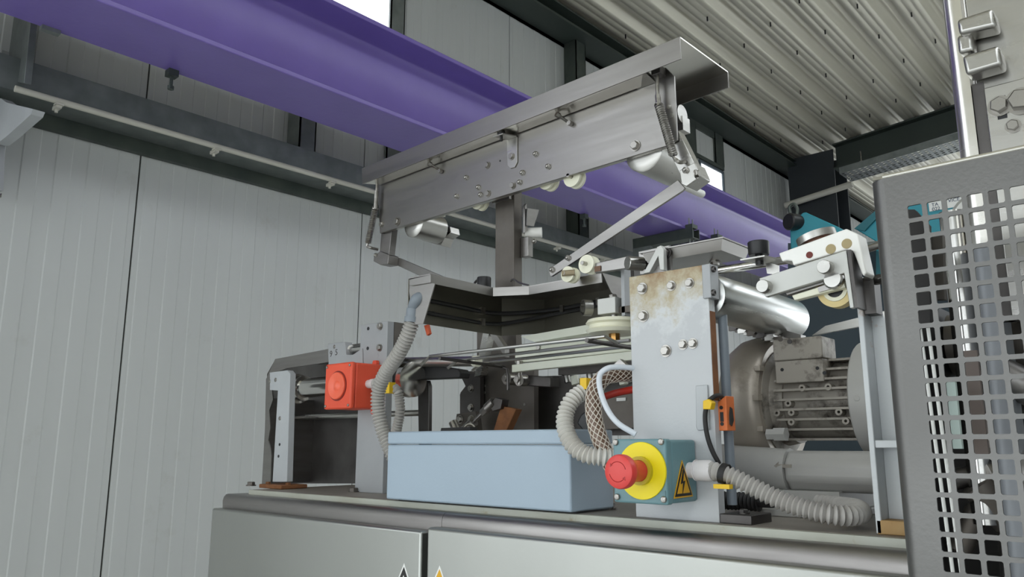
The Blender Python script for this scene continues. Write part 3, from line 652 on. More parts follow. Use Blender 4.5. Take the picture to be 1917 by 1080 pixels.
# ================================================================ LEFT POSTS, COVER, FLANGED ROLLER
lp = thing('slotted_post', 'narrow grey post with rusty foot at the left end of the deck', 'post', on(520, 905, Y=1.03))
build(MB().px([(505, 697), (538, 693), (543, 699), (537, 902), (510, 902), (520, 731), (505, 730)], 1.03, .016), 'upright', PAINTL, lp, bevel=.001)
for q, r_ in ((504.5, 714), (516, 711), (524, 783)): bolt(lp, on(q, r_, Y=1.03), r=.005, kind='flat')
for q, r_ in ((523, 832), (521, 854)): build(MB().cyl(on(q, r_, Y=1.0292), on(q, r_, Y=1.0292)+V(0, .0018, 0), .0034, seg=12), 'hole', BLACKP, lp)
pf = on(522, 907, Y=1.03)
build(MB().box(pf.x-.045, pf.x+.05, 1.005, 1.075, ZD+.0005, pf.z+.001), 'foot_plate', RUSTY, lp, bevel=.002)
bolt(lp, V(pf.x-.03, 1.02, pf.z), (0, 0, 1), .006, m=RUSTY); bolt(lp, V(pf.x+.038, 1.03, pf.z), (0, 0, 1), .006, m=RUSTY)
cv = thing('side_cover', 'dark stainless sheet cover standing behind the narrow left post', 'cover', on(580, 905, Y=1.2))
build(MB().px([(500, 700), (515, 673), (675, 655), (690, 905), (492, 905)], 1.24, .003), 'back_sheet', DARKST, cv)
a = [on(515, 672, Y=1.10), on(612, 654, Y=1.10), on(680, 641, Y=1.10)]
build(MB().prism([a[0], a[2], a[2]+V(0, 0, -.004), a[0]+V(0, 0, -.004)], (0, .14, 0)), 'hood', STEELD, cv)
build(MB().px([(515, 672), (682, 643), (682, 664), (613, 678), (537, 689), (505, 702), (498, 710)], 1.098, .003), 'front_lip', STEELD, cv)
build(MB().px([(498, 709), (506, 701), (511, 748), (504, 768), (506, 800), (502, 824), (508, 852), (506, 908), (490, 908), (496, 800)], 1.098, .003), 'side_lip', STEEL, cv)
q0 = on(497, 800, Y=1.098); build(MB().box(q0.x-.001, q0.x+.002, 1.101, 1.24, ZD+.001, q0.z+.075), 'side_sheet', STEELD, cv)
fr = thing('flanged_roller', 'dark steel roller with flanged ends behind the alarm horn', 'roller', on(660, 722, Y=1.13))
a = on(552, 718, Y=1.12); b = on(776, 722, Y=1.12); zc = (a.z+b.z)/2
build(MB().lathe((a.x, 1.12, zc), FX, [(0, .018), (.004, .036), (.018, .037), (.020, .031), (.045, .031), (.047, .024), (b.x-a.x-.05, .024), (b.x-a.x-.045, .031), (b.x-a.x-.02, .031), (b.x-a.x-.018, .039), (b.x-a.x-.004, .038), (b.x-a.x, .018)], 36), 'roller', CHROME, fr)
build(MB().cyl((a.x-.035, 1.12, zc), (a.x, 1.12, zc), .009), 'axle', BOLTM, fr)
a = on(545, 782, Y=1.18); b = on(795, 775, Y=1.18)
build(MB().cyl(a, V(b.x, 1.18, a.z), .007, seg=14), 'tie_rod', STEELB, label='horizontal steel tie rod below the flanged roller', cat='rod')
ep = thing('end_plate', 'small dark plate with a black bar right of the flanged roller', 'plate', on(795, 805, Y=1.16))
build(MB().px([(782, 712), (800, 712), (803, 722), (802, 860), (784, 860)], 1.165, .01), 'plate', DARKST, ep, bevel=.001)
build(MB().px([(742, 672), (858, 691), (862, 697), (860, 707), (745, 712)], 1.155, .03), 'black_bar', BLACKR, ep, bevel=.002)
gpst = thing('grey_post', 'broad grey painted post carrying the alarm horn', 'post', on(692, 922, Y=1.067))
g0, g1_ = on(670, 760, Y=1.067).x, on(721, 760, Y=1.067).x; gz = on(700, 605, Y=1.067).z
build(MB().box(g0, g1_, 1.067, 1.085, ZD, gz), 'upright', PAINTG, gpst, bevel=.001)
build(MB().box(g1_-.028, g1_+.0, 1.0855, 1.115, on(720, 662, Y=1.067).z, gz), 'side_block', BROWNST, gpst)
build(MB().px([(614, 643), (646, 640), (648, 664), (660, 664), (678, 652), (679, 690), (615, 690)], 1.064, .02), 'bearing_arm', PAINTG, gpst, bevel=.001)
for q, r_ in ((712, 611), (711, 651)): bolt(gpst, on(q, r_, Y=1.067), r=.0065)
for q, r_ in ((689, 615), (688, 652)): build(MB().cyl(on(q, r_, Y=1.0662), on(q, r_, Y=1.0662)+V(0, .0018, 0), .004, seg=12), 'hole', BLACKP, gpst)
bolt(gpst, on(626, 649, Y=1.064), r=.0045, kind='flat')
t0 = on(617, 668, Y=1.0638); text_mesh('9', .020, 'stamped_number', DARKST, Matrix.Translation(t0) @ FACE_Y, gpst)
t0 = on(627, 665, Y=1.0638); text_mesh('5', .020, 'stamped_number', DARKST, Matrix.Translation(t0) @ FACE_Y, gpst)
p = on(650, 656, Y=1.08); build(MB().cyl(p, p+V(.016, 0, 0), .011), 'washer', WHITEPL, gpst); build(MB().cyl(p+V(.016, 0, 0), p+V(.07, 0, 0), .008), 'shaft', CHROME, gpst)

# long shaft with cream collar
sh = thing('cross_shaft', 'horizontal steel shaft with cream collar ending below the wire rack', 'shaft', on(815, 675, Y=1.13))
a = on(735, 665, Y=1.13); b = on(888, 687, Y=1.13); sz_ = (a.z+b.z)/2
a = V(a.x, 1.13, sz_+.006); b = V(b.x, 1.13, sz_-.010)
build(MB().cyl(a, b, .0105), 'shaft', STEELB, sh)
build(MB().lathe(b, b-a, [(0, .0115), (.012, .0115), (.012, .004), (.013, .004)], 20), 'collar', CREAM, sh)

# ================================================================ SWIVEL ARM (hood, plate, springs, rollers)
AY = 1.12; HY = 1.08
ar = thing('swivel_arm', 'long stainless arm with inverted channel top, springs and bolted plate', 'machine arm', V(-1.0, 1.2, 1.80))
H0t, H1t = on(677, 315, Y=HY), on(1272.5, 68, Y=HY); H0b, H1b = on(678, 344.5, Y=HY), on(1275, 110, Y=HY)
BK = .172; T = .0022
def q4(a, b, c, d, ext): return MB().prism([a, b, c, d], ext)
up_ = V(0, 0, 1)
hood = MB().prism([H0b, H1b, H1t, H0t], (0, T, 0))
top_sheet = MB().prism([H0t+V(0, T, -T), H1t+V(0, T, -T), H1t+V(0, BK-T, -T), H0t+V(0, BK-T, -T)], (0, 0, T))
hd = .032
hood.prism([H0t+V(0, BK-T, 0), H1t+V(0, BK-T, 0), H1t+V(0, BK-T, -hd), H0t+V(0, BK-T, -hd)], (0, T, 0))
build(hood, 'hood_channel', STEEL, ar, bevel=.0007)
build(top_sheet, 'hood_top', BRIGHTENED, ar)
xcut = on(1213, 135, Y=HY+.02).x
L0 = H0b+V(.006, T, 0); L1 = H0b.lerp(H1b, (xcut-H0b.x)/(H1b.x-H0b.x))+V(0, T, 0)
K0 = on(711, 346, Y=AY-.004); K1 = on(1200, 162.5, Y=AY-.004)
build(MB().prism([L0, L1, K1, K0], (0, 0, T)), 'return_lip', BRIGHTENED, ar)
build(MB().prism([L1+V(-.035, .037, -.003), L1+V(.004, .037, -.003), L1+V(.004, .002, .004), L1+V(-.035, .002, .004)], (0, 0, .006)), 'weld_tab', STEELB, ar)
pa = [(709, 345), (1200, 162), (1231, 150), (1233, 131), (1246, 126), (1262, 142), (1268, 262), (1249, 272.5), (713, 436)]
build(MB().px(pa, AY, .004), 'arm_plate', STEEL, ar, bevel=.0007)
a = on(712, 436, Y=AY+.004); b = on(1249, 272.5, Y=AY+.004)
build(MB().prism([a, b, b+V(0, .012, 0), a+V(0, .012, 0)], (0, 0, .002)), 'bottom_flange', STEELB, ar)
a = on(709, 346, Y=AY); b = on(713, 436, Y=AY); build(MB().prism([a+V(-.0005, 0, 0), b+V(-.0005, 0, 0), b+V(-.0005, .02, 0), a+V(-.0005, .02, 0)], (-.003, 0, 0)), 'end_flange', STEELD, ar)
dn = [(825, 435), (755, 570), (912, 505), (928, 558), (1210, 468), (1230, 400), (1325, 265), (1415, 355)]
for x, y in dn: bolt(ar, on(660+x/3.8575, 220+y/3.8575, Y=AY), r=.0056, kind='dome', name='dome_nut')
for x, y, r in ((980, 550, .006), (975, 345, .0062), (1158, 492, .0062), (325, 752, .008), (212, 772, .0058)): bolt(ar, on(660+x/3.8575, 220+y/3.8575, Y=AY), r=r)
for x, y, r in ((15, 860, .0042), (95, 945, .0042)): bolt(ar, on(1000+x/3.6, 50+y/3.6, Y=AY), r=r, kind='dome', name='dome_nut')
bolt(ar, on(1190, 273, Y=AY), r=.0078)
for x, y in ((910, 540), (925, 598)): bolt(ar, on(1000+x/3.6, 50+y/3.6, Y=AY), r=.0045, kind='flat')
for q, r_ in ((823, 318), (1064, 229)):      # studs
    p = on(q, r_, Y=AY); build(MB().cyl(p, p+V(-.006, -.02, .008), .003, seg=8).cyl(p+V(-.006, -.02, .008), p+V(-.008, -.027, .011), .0055, seg=6).cyl(p+V(.008, -.001, -.006), p+V(.008, -.010, -.006), .005, seg=6), 'stud', BOLTM, ar)
build(MB().cyl(on(936, 301, Y=AY-.0004), on(936, 301, Y=AY-.0004)+V(0, .0018, 0), .0022, seg=10), 'hole', BLACKP, ar)
# clip with black bumper
c0 = on(958, 275, Y=AY-.0005)
cl = MB().px([(948, 262), (968, 256), (968, 303), (963, 313), (955, 315), (950, 310)], AY-.003, .0028)
tp = on(950, 262, Y=AY-.003); tq = on(968, 256, Y=AY-.003)
cl.prism([tp, tq, tq+V(-.012, -.03, .0), tp+V(-.012, -.03, 0)], (0, 0, .0025))
clip = build(cl, 'clip_bracket', STEELB, ar, bevel=.0006)
bolt(ar, on(958, 293, Y=AY-.003), r=.006)
bpos = (tp+tq)/2+V(-.010, -.022, .0025)
build(MB().lathe(bpos, up_, [(0, .008), (.010, .0085), (.011, .0075)], 20).cyl(bpos+V(0, 0, -.012), bpos, .003, seg=8), 'bumper', BLACKR, ar)
# springs
def spring(p0, p1, r, turns, w):
    d = (p1-p0); u, v = frame_of(d); n = turns*10
    return MB().rings([p0+d*(i/n)+(u*math.cos(2*PI*i/10)+v*math.sin(2*PI*i/10))*r for i in range(n+1)], [w]*(n+1), 5)
SY = AY-.014
sp = build(spring(on(1233, 195, Y=SY), on(1261, 291, Y=SY), .0066, 24, .0016), 'spring', BOLTM, ar)
build(MB().cyl(on(1230, 140, Y=SY), on(1231, 178, Y=SY), .0034, seg=10).cyl(on(1231, 178, Y=SY), on(1233, 196, Y=SY), .0048, seg=10), 'spring_rod', BOLTM, sp)
p = on(1230.5, 134, Y=SY); build(MB().box(p.x-.009, p.x+.009, SY-.006, AY-.0004, p.z-.007, p.z+.008), 'spring_anchor', DARKST, sp, bevel=.001)
build(MB().tube([on(1261, 291, Y=SY), on(1265, 299, Y=SY), on(1273, 304, Y=SY+.003), on(1282, 303, Y=AY+.004)], .0034, 8), 'spring_hook', BOLTM, sp)
SL = AY-.012
sp2 = build(spring(on(703, 388, Y=SL), on(689, 455, Y=SL), .0066, 22, .0016), 'spring', BOLTM, ar)
build(MB().cyl(on(706, 342, Y=SL), on(705, 358, Y=SL), .003, seg=10).cyl(on(705, 358, Y=SL), on(703, 390, Y=SL), .0050, seg=10), 'spring_rod', BOLTM, sp2)
build(MB().tube([on(689, 455, Y=SL), on(688, 461, Y=SL), on(695, 464, Y=SL+.004), on(707, 467, Y=AY+.012)], .0034, 8), 'spring_hook', BOLTM, sp2)
# right link, clevis and strut
build(MB().px([(1250, 279), (1268, 258), (1269, 244), (1311, 328), (1277, 334)], AY+.006, .022), 'link', STEELB, ar, bevel=.0008)
build(MB().px([(1272, 319), (1300, 304), (1311, 330), (1285, 349), (1276, 345)], AY-.002, .036), 'clevis', STEELB, ar, bevel=.001)
bolt(ar, on(1284, 319, Y=AY-.002), r=.0055, kind='dome', name='dome_nut'); bolt(ar, on(1303, 326, X=on(1311, 330, Y=AY).x), FX, .006)
build(MB().px([(1269, 337), (1282, 352), (1278, 357), (1033, 517), (1030, 517), (1027, 505), (1032, 501)], AY+.008, .005), 'strut_bar', STEEL, ar, bevel=.0006)
bolt(ar, on(1064, 483, Y=AY+.008), r=.0055, kind='dome', name='dome_nut'); bolt(ar, on(1034, 505, Y=AY+.008), r=.0055, kind='dome', name='dome_nut')
p = on(1274, 215, Y=AY+.03); build(MB().cyl(p+V(-.012, 0, 0), p+V(.004, 0, 0), .017).box(p.x-.02, p.x+.006, p.y-.004, p.y+.02, p.z-.03, p.z-.004), 'pivot', STEELB, ar)
# left link and far strut
build(MB().px([(714, 432), (734, 424), (728, 478), (710, 482)], AY+.010, .018), 'link', STEELD, ar, bevel=.0008)
build(MB().px([(700, 478), (712, 470), (728, 477), (726, 494), (712, 496), (699, 489)], AY+.004, .03), 'clevis', STEELD, ar, bevel=.001)
bolt(ar, on(704, 478, Y=AY+.004), r=.005, kind='dome', name='dome_nut')
build(MB().px([(729, 479), (748, 483), (838, 521), (800, 523), (735, 493)], AY+.034, .005), 'strut_bar', STEEL, ar, bevel=.0006)
# rollers under the arm
def drum(q, r_, L, r, y0, name, m):
    p = on(q, r_, Y=y0); return build(MB().lathe(p, (0, 1, 0), [(0, r*.5), (.002, r*.93), (.004, r), (L-.004, r), (L-.002, r*.93), (L, r*.5)], 36), name, m, ar)
drum(772, 418, .085, .032, AY+.012, 'guide_drum', STEELB); drum(1203, 282, .11, .038, AY+.012, 'guide_drum', STEELB)
p = on(790, 410, Y=AY+.10)
build(MB().px([(805, 412), (842, 424), (844, 436), (832, 444), (826, 460), (790, 450), (780, 425)], AY+.10, .03), 'drum_cover', STEELB, ar, bevel=.001)
bolt(ar, on(836, 428, Y=AY+.10), r=.0036, kind='flat')
a = on(1225, 322, Y=AY+.1); build(MB().cyl(a, a+V(0, .18, -.0), .008), 'drum_shaft', WHITEPL, ar)
def spool(par, q, r_, y0, r=.017, L=.02, m=CREAM):
    p = on(q, r_, Y=y0); o = build(MB().lathe(p, (0, 1, 0), [(0, r*.5), (0, r), (L*.25, r), (L*.4, r*.72), (L*.6, r*.72), (L*.75, r), (L, r), (L, r*.5)], 28), 'spool', m, par)
    build(MB().cyl(p+V(0, -.012, 0), p+V(0, L+.014, 0), .0038, seg=10), 'spool_pin', BOLTM, o); return o
spool(ar, 893, 377, AY+.02); spool(ar, 1022, 337, AY+.02, .019); spool(ar, 1070, 331, AY+.012, .0195)
# post of the arm
po = thing('arm_post', 'upright square steel post carrying the swivel arm', 'post', on(945, 536, Y=1.17))
x0, x1 = on(927, 450, Y=1.17).x, on(962, 450, Y=1.17).x; zt2 = on(945, 358, Y=1.17).z; zb2 = 1.803
dpt = on(977.5, 450, X=x1).y-1.17
build(MB().box(x0, x1, 1.17, 1.17+dpt, zb2, zt2), 'post', BROWNST, po, bevel=.0015)
build(MB().box(x0, x1-.004, 1.160, 1.17, on(945, 374, Y=1.16).z, on(945, 366, Y=1.16).z), 'cap_strip', STEEL, po)
build(MB().pxx([(979, 386), (982, 382), (984, 432), (979, 436)], x1+.012, .006).pxx([(986, 390), (1008, 393), (998, 424), (985, 422)], x1+.02, .002), 'side_plate', STEEL, po)
p = on(984, 436, X=x1+.004); build(MB().cyl(p, p+V(.028, .02, 0), .011), 'side_roller', WHITEPL, po)
build(MB().box(x1+.0005, x1+.022, 1.19, 1.205, on(985, 480, Y=1.19).z, on(985, 443, Y=1.19).z), 'side_block', STEEL, po, bevel=.001)
bolt(po, on(999, 452, Y=1.20), (1, -.3, 0), .005, 'dome', name='dome_nut')
build(MB().tube([on(956, 526, Y=1.165), on(962, 523, Y=1.16), on(972, 529, Y=1.155), on(990, 534, Y=1.15)], .0018, 8), 'split_pin', BOLTM, po)

# ================================================================ L-SHAPED CABLE TROUGH
ZT = 1.80; LH = .0155
A_ = on(805, 514, Z=ZT); B_ = on(923, 540, Z=ZT); C_ = on(990, 537, Z=ZT); D_ = on(1126, 513, Z=ZT)
tg = thing('cable_trough', 'bent stainless cable trough with clipped black cables below the arm', 'trough', V(B_.x, B_.y, 1.70))
Wl = .056; dz = V(0, 0, 1)
AB = (B_-A_).normalized(); nAB = V(-AB.y, AB.x, 0); CDv = (D_-C_).normalized(); nCD = V(-CDv.y, CDv.x, 0)
A2 = A_+nAB*Wl; B2 = B_+nAB*Wl+AB*.09; C2 = C_+nCD*.13+V(-.07, 0, 0); D2 = D_+nCD*.13
build(MB().prism([A_, B_, C_, D_, D2, C2, B2, A2], (0, 0, .002)), 'top_sheet', STEELD, tg)
mb = MB()
for a, b in ((A_, B_), (B_, C_), (C_, D_)):
    t = (b-a).normalized(); nn = V(-t.y, t.x, 0)*.002
    mb.prism([a, b, b-dz*LH, a-dz*LH], nn)
build(mb, 'front_lip', STEEL, tg)
mb = MB()
for a, b, h0, h1 in ((A2, B2, .080, .080), (B2, C2, .080, .072), (C2, D2, .072, .060)):
    t = (b-a).normalized(); nn = V(-t.y, t.x, 0)*.002
    mb.prism([a, b, b-dz*h1, a-dz*h0], nn)
build(mb, 'back_wall', TRAYIN, tg)
build(MB().px([(805, 514), (767, 523), (766, 545), (771, 598), (778, 607), (792, 606), (814, 531), (806, 529)], A_.y-.0025, .0022), 'end_cap', STEEL, tg)
build(MB().px([(806, 514), (766, 523), (766, 534), (770, 535), (806, 529)], A_.y-.006, .003), 'end_lip', STEEL, tg, bevel=.0006)
build(MB().prism([D_+dz*.002, D2+dz*.002, D2-dz*.075, D_.lerp(D2, .2)-dz*.03], CDv*.002), 'end_cap', STEELD, tg)
a0 = A2-nAB*.004; b0 = B2-nAB*.004; c0 = C2-nCD*.006; d0 = D2-nCD*.006
build(MB().tube([a0+AB*.02-dz*.034, a0.lerp(b0, .5)-dz*.036, b0-dz*.036+V(.005, -.02, 0), c0-dz*.026+V(.03, -.004, 0), c0.lerp(d0, .55)-dz*.022, d0-dz*.018-CDv*.04], .0042, 8), 'cable', BLACKR, tg)
build(MB().tube([a0+AB*.02-dz*.058, a0.lerp(b0, .5)-dz*.060, b0-dz*.058+V(.006, -.02, 0), c0-dz*.036+V(.03, -.004, 0), c0.lerp(d0, .5)-dz*.031, d0-dz*.022-CDv*.05], .0038, 8), 'cable', BLACKR, tg)
for p in (a0+AB*.03-dz*.034, a0+AB*.03-dz*.058, a0.lerp(b0, .75)-dz*.036, a0.lerp(b0, .75)-dz*.059, c0.lerp(d0, .22)-dz*.026, c0.lerp(d0, .6)-dz*.022):
    build(MB().box(p.x-.004, p.x+.005, p.y-.005, p.y+.005, p.z-.007, p.z+.007), 'cable_clip', BOLTM, tg)
p = on(797, 617, Y=.95); build(MB().prism([p+V(-.005, 0, .008), p+V(.004, 0, .009), p+V(.010, 0, -.008), p+V(.003, 0, -.011)], (0, .006, 0)), 'orange_tag', ORTAG, tg)
kp = on(906, 528, Z=ZT+.006); kp = V(kp.x-.03, kp.y+.05, ZT+.002)
kp = on(906, 531, Y=1.12); kp.z = ZT+.002
kn = thing('knob', 'black round knob with cable on the cable trough left of the arm post', 'knob', kp)
build(MB().lathe(kp, up_, [(0, .014), (.003, .0145), (.027, .0145), (.029, .0135)], 24), 'cap', BLACKP, kn)
build(MB().tube([kp+V(-.004, 0, .023), kp+V(-.02, .01, .030), kp+V(-.045, .02, .028), kp+V(-.065, .03, .012), kp+V(-.07, .03, .002)], .0025, 8), 'cable', BLACKR, kn)

# ================================================================ WIRE RACK
ZR = 1.66
wr = thing('wire_rack', 'grid of thin bent steel rods in front of the white boards', 'wire rack', V(-.95, 1.05, ZR))
def rod(pts, r=.0029): build(MB().tube([on(a, b, Z=ZR) if not isinstance(a, Vector) else a for a, b in pts], r, 8, smooth=False), 'rod', STEELB, wr)
def down(q, r_, p): 
    a = on(q, r_, Y=p.y-.004); return a
for pts in (((788, 683), (805, 667), (1133, 630), (1156, 643)), ((838, 689), (856, 675), (1179, 637)), ((884, 694), (902, 680), (1180, 648))):
    P = [on(a, b, Z=ZR) for a, b in pts]; P[0] = on(*pts[0], Y=P[1].y-.02)
    if len(pts) == 4: P[3] = on(*pts[3], Y=P[2].y+.02)
    build(MB().tube(P, .0030, 8, smooth=False), 'rod', STEELB, wr)
P = [on(823, 670.5, Z=ZR-.005), on(939, 686, Z=ZR-.005)]; P += [on(949, 691, Y=P[1].y+.005), on(951, 705, Y=P[1].y+.005), on(951, 730, Y=P[1].y+.005)]
build(MB().tube(P, .0032, 8, smooth=False), 'cross_rod', DARKST, wr)
P = [on(1098, 637, Z=ZR-.005), on(1190, 652, Z=ZR-.005)]; build(MB().cyl(P[0], P[1], .0036, seg=10), 'cross_rod', DARKST, wr)

# ================================================================ INNER MECHANISM BEHIND THE RACK
im = thing('transfer_unit', 'white boards and drive belt of the transfer unit behind the wire rack', 'machine unit', V(-.95, 1.35, ZD))
build(MB().px([(964, 652), (1200, 617), (1200, 655), (964, 680)], 1.26, .012), 'upper_board', CREAMB, im, bevel=.001)
build(MB().px([(958, 683), (1200, 655), (1200, 672), (1000, 692), (958, 697)], 1.24, .015), 'lower_board', CREAMB, im, bevel=.001)
bolt(im, on(1007.5, 650, Y=1.258), r=.006, kind='flat')
build(MB().px([(975, 630), (1110, 606), (1200, 600), (1200, 612), (1110, 622), (1000, 640)], 1.22, .03), 'belt_guide', CREAMB, im)
pc = on(1150, 612, Y=1.13)
build(MB().lathe(pc, up_, [(-.012, .030), (-.012, .046), (-.006, .050), (-.003, .044), (.003, .044), (.006, .050), (.012, .046), (.012, .030)], 44), 'pulley', CREAM, im)
build(MB().cyl(pc+V(0, 0, -.024), pc+V(0, 0, -.012), .010, seg=8), 'pulley_nut', BRASS, im)
build(MB().cyl(pc+V(0, 0, .012), pc+V(0, 0, .045), .006), 'pulley_stud', STEELB, im)
p0, p1 = on(1118, 562, Y=1.11), on(1152, 585, Y=1.11)
build(MB().box(p0.x, p1.x, 1.11, 1.16, p1.z, p0.z+.002), 'clamp_block', SATIN, im, bevel=.001)
bolt(im, V(p1.x-.012, 1.122, p0.z+.002), up_, .007)
c = on(1110, 576, Y=1.12); build(MB().ring(c+V(-.004, 0, 0), (-.55, -.83, 0), .011, .0145, .016, 28), 'clamp_ring', STEELB, im)
build(MB().box(p1.x+.0005, p1.x+.06, 1.12, 1.15, p1.z, p0.z-.015), 'clamp_arm', BROWNST, im)
build(MB().px([(1162, 490), (1168, 488), (1170, 590), (1164, 592)], 1.12, .02), 'hanger_bar', PAINTG, im)
build(MB().px([(1171, 487), (1186, 484), (1190, 600), (1172, 600)], 1.15, .02), 'hanger_bar', DARKST, im)
# dark frame plates
build(MB().px([(893, 612), (965, 600), (968, 705), (893, 712)], 1.36, .02), 'frame_plate', BROWNST, im)
build(MB().px([(872, 695), (1000, 690), (1000, 812), (862, 812), (862, 735), (872, 722)], 1.34, .015), 'frame_plate', BROWNST, im)
build(MB().px([(861, 700), (899, 698), (899, 772), (861, 774), (861, 738), (872, 724)], 1.32, .012), 'frame_plate', DARKST, im)
for q, r_ in ((882, 727), (882, 763)): bolt(im, on(q, r_, Y=1.32), r=.007)
for q, r_ in ((907, 722), (907, 735), (982, 757)): bolt(im, on(q, r_, Y=1.34), r=.0035, kind='flat')
build(MB().px([(905, 618), (917, 616), (900, 702), (888, 705)], 1.30, .02), 'diagonal_tube', STEELB, im)
build(MB().px([(912, 618), (922, 616), (945, 650), (945, 668)], 1.30, .015), 'diagonal_tube', STEEL, im)
build(MB().px([(995, 705), (1075, 702), (1082, 712), (1200, 715), (1200, 815), (995, 815)], 1.40, .01), 'rear_panel', DARKST, im)
build(MB().px([(1105, 735), (1200, 730), (1200, 800), (1105, 805)], 1.36, .01), 'rear_cover', BROWNST, im)
build(MB().px([(1154, 745), (1171, 744), (1171, 750), (1154, 751)], 1.357, .002), 'name_label', PRINTW, im)
build(MB().px([(950, 700), (1030, 705), (1030, 725), (950, 720)], 1.28, .03), 'valve_block', DARKST, im, bevel=.002)
for q, r_ in ((960, 710), (983, 712)): 
    p = on(q, r_, Y=1.28); build(MB().cyl(p, p+V(0, -.02, 0), .013, seg=16).cyl(p+V(0, -.02, 0), p+V(0, -.03, 0), .007, seg=6), 'valve_port', BOLTM, im)
build(MB().cyl(on(973, 690, Y=1.26), on(973, 720, Y=1.26), .005, seg=10).lathe(on(972, 683, Y=1.255), up_, [(-.01, .008), (.008, .008)], 12), 'valve_rod', BOLTM, im)
for k in range(9):
    q = 1060+k*15; build(MB().cyl(on(q, 700+(k % 3)*4, Y=1.33), on(q+3, 716+(k % 2)*4, Y=1.33), .007+.002*(k % 2), seg=10), 'roller_pin', [STEELB, CREAMB, STEEL][k % 3], im)
build(MB().px([(1045, 688), (1200, 672), (1200, 690), (1045, 702)], 1.30, .02), 'chain_rail', DARKST, im)
build(MB().px([(1145, 686), (1160, 672), (1172, 683)], 1.10, .01), 'sheet_tab', STEEL, im)
# pneumatic cylinder leaning in front of the dark plates
pn = thing('pneumatic_cylinder', 'small leaning pneumatic cylinder with brown bracket above the blue box', 'cylinder', on(890, 812, Y=1.24))
a, b = on(868, 808, Y=1.24), on(925, 752, Y=1.24)
d = b-a
build(MB().cyl(a, a+d*.35, .011).cyl(a+d*.35, a+d*.8, .0045).cyl(a+d*.62, a+d*.78, .009, seg=6).cyl(a+d*.78, b, .011), 'rod', STEEL, pn)
build(MB().px([(915, 757), (928, 744), (940, 748), (937, 765), (922, 770)], 1.235, .022), 'fork', DARKST, pn, bevel=.001)
mb = MB().px([(938, 760), (966, 766), (962, 775), (945, 812), (922, 812), (930, 785)], 1.245, .02)
build(mb, 'brown_bracket', RUSTY, pn, bevel=.001)
build(MB().px([(855, 775), (890, 770), (895, 808), (850, 810)], 1.27, .015), 'base_bracket', BROWNST, pn)
for q, r_ in ((862, 785), (883, 785)): bolt(pn, on(q, r_, Y=1.27), r=.0075)
build(MB().cyl(on(848, 790, Y=1.22), on(858, 812, Y=1.22), .010).ring(on(880, 806, Y=1.22), (.4, -.9, .2), .012, .015, .006, 20), 'end_fitting', BOLTM, pn)
build(MB().px([(826, 801), (880, 799), (880, 812), (824, 812)], 1.10, .02), 'black_pad', BLACKR, pn)

# ================================================================ BLOWER MOTOR
mo = thing('blower_motor', 'cast grey electric motor with fins and round blower casing', 'motor', V(-.47, 1.27, ZD))
MY, MZ = 1.272, 1.566; XR = -.55
build(MB().lathe((XR, MY, MZ), (-1, 0, 0), [(0, .066), (-.004, .098), (.0, .104), (.010, .108), (.028, .110), (.048, .106), (.066, .094), (.078, .074), (.082, .045), (.082, .01)], 64), 'blower_casing', CASTB, mo)
build(MB().lathe((XR-.002, MY, MZ), FX, [(0, .085), (.006, .085), (.010, .07), (.03, .066), (.032, .05)], 40), 'front_flange', MOTORM, mo)
for k in range(5):
    a = math.radians(150+k*28); inst('casing_clip', lambda: MB().box(-.004, .004, -.008, .008, -.003, .006), CASTB, 'casing_clip', mo, (XR+.002, MY-.1*abs(math.cos(a)), MZ+.1*math.sin(a)*1.0), FX)
xm0 = on(1447, 745, Y=MY-.075).x; xm1 = on(1594, 745, Y=MY-.075).x
build(MB().lathe((XR+.02, MY, MZ), FX, [(0, .055), (.004, .062), (xm1-XR-.02, .062)], 40), 'motor_body', MOTORM, mo)
for k in range(20):
    a = math.radians(100+k*180/13)
    if k > 15: continue
    u = V(0, math.cos(a), math.sin(a)); w = V(0, -math.sin(a), math.cos(a))*.0011
    # fins project straight out to the near side
    z = MZ+.060-k*.0150; 
    if z < MZ-.07: continue
    yo = MY-math.sqrt(max(.0004, .0625**2-(z-MZ)**2)); yy = MY-math.sqrt(max(.0005, .0775**2-(z-MZ)**2))
    build(MB().box(xm0+.002, xm1, yy, yo+.01, z-.0017, z+.0017), 'cooling_fin', MOTORM, mo)
for q, r_ in ((1501, 726), (1550, 724), (1475, 755), (1454, 773), (1481, 772), (1570, 771), (1481, 790), (1583, 788)):
    p = on(q, r_, Y=MY-.077); build(MB().ring(p, (0, 1, 0), .0022, .0052, .016, 14), 'fin_boss', MOTORM, mo)
build(MB().lathe((xm1-.004, MY, MZ), FX, [(0, .060), (.002, .086), (.004, .088), (.075, .088), (.095, .080), (.10, .05)], 48), 'fan_cover', PIPEM, mo)
p = on(1597, 771, X=xm1+.001); bolt(mo, V(xm1+.012, MY-.087, MZ-.002), FY, .0045, 'flat', m=PIPEM)
ty = MY-.074
ta, tb = on(1447, 632, Y=ty), on(1543, 716, Y=ty); tz1 = on(1495, 632, Y=ty).z; tz0 = on(1495, 716, Y=ty).z; tz2 = on(1495, 673, Y=ty).z
build(MB().box(ta.x, tb.x, ty, ty+.055, tz0, tz2-.0004), 'terminal_box', MOTORM, mo, bevel=.0015)
build(MB().box(ta.x-.001, tb.x+.001, ty-.001, ty+.056, tz2, tz1), 'terminal_lid', MOTORM, mo, bevel=.002)
for q, r_ in ((1464, 692), (1543, 698), (1530, 689)): build(MB().cyl(on(q, r_, Y=ty-.0005), on(q, r_, Y=ty-.0005)+V(0, .0018, 0), .0028, seg=10), 'screw_hole', BLACKP, mo)
for q in (.1, .9): bolt(mo, V(ta.x+(tb.x-ta.x)*q, ty+.028, tz1), up_, .004, 'flat', m=MOTORM)
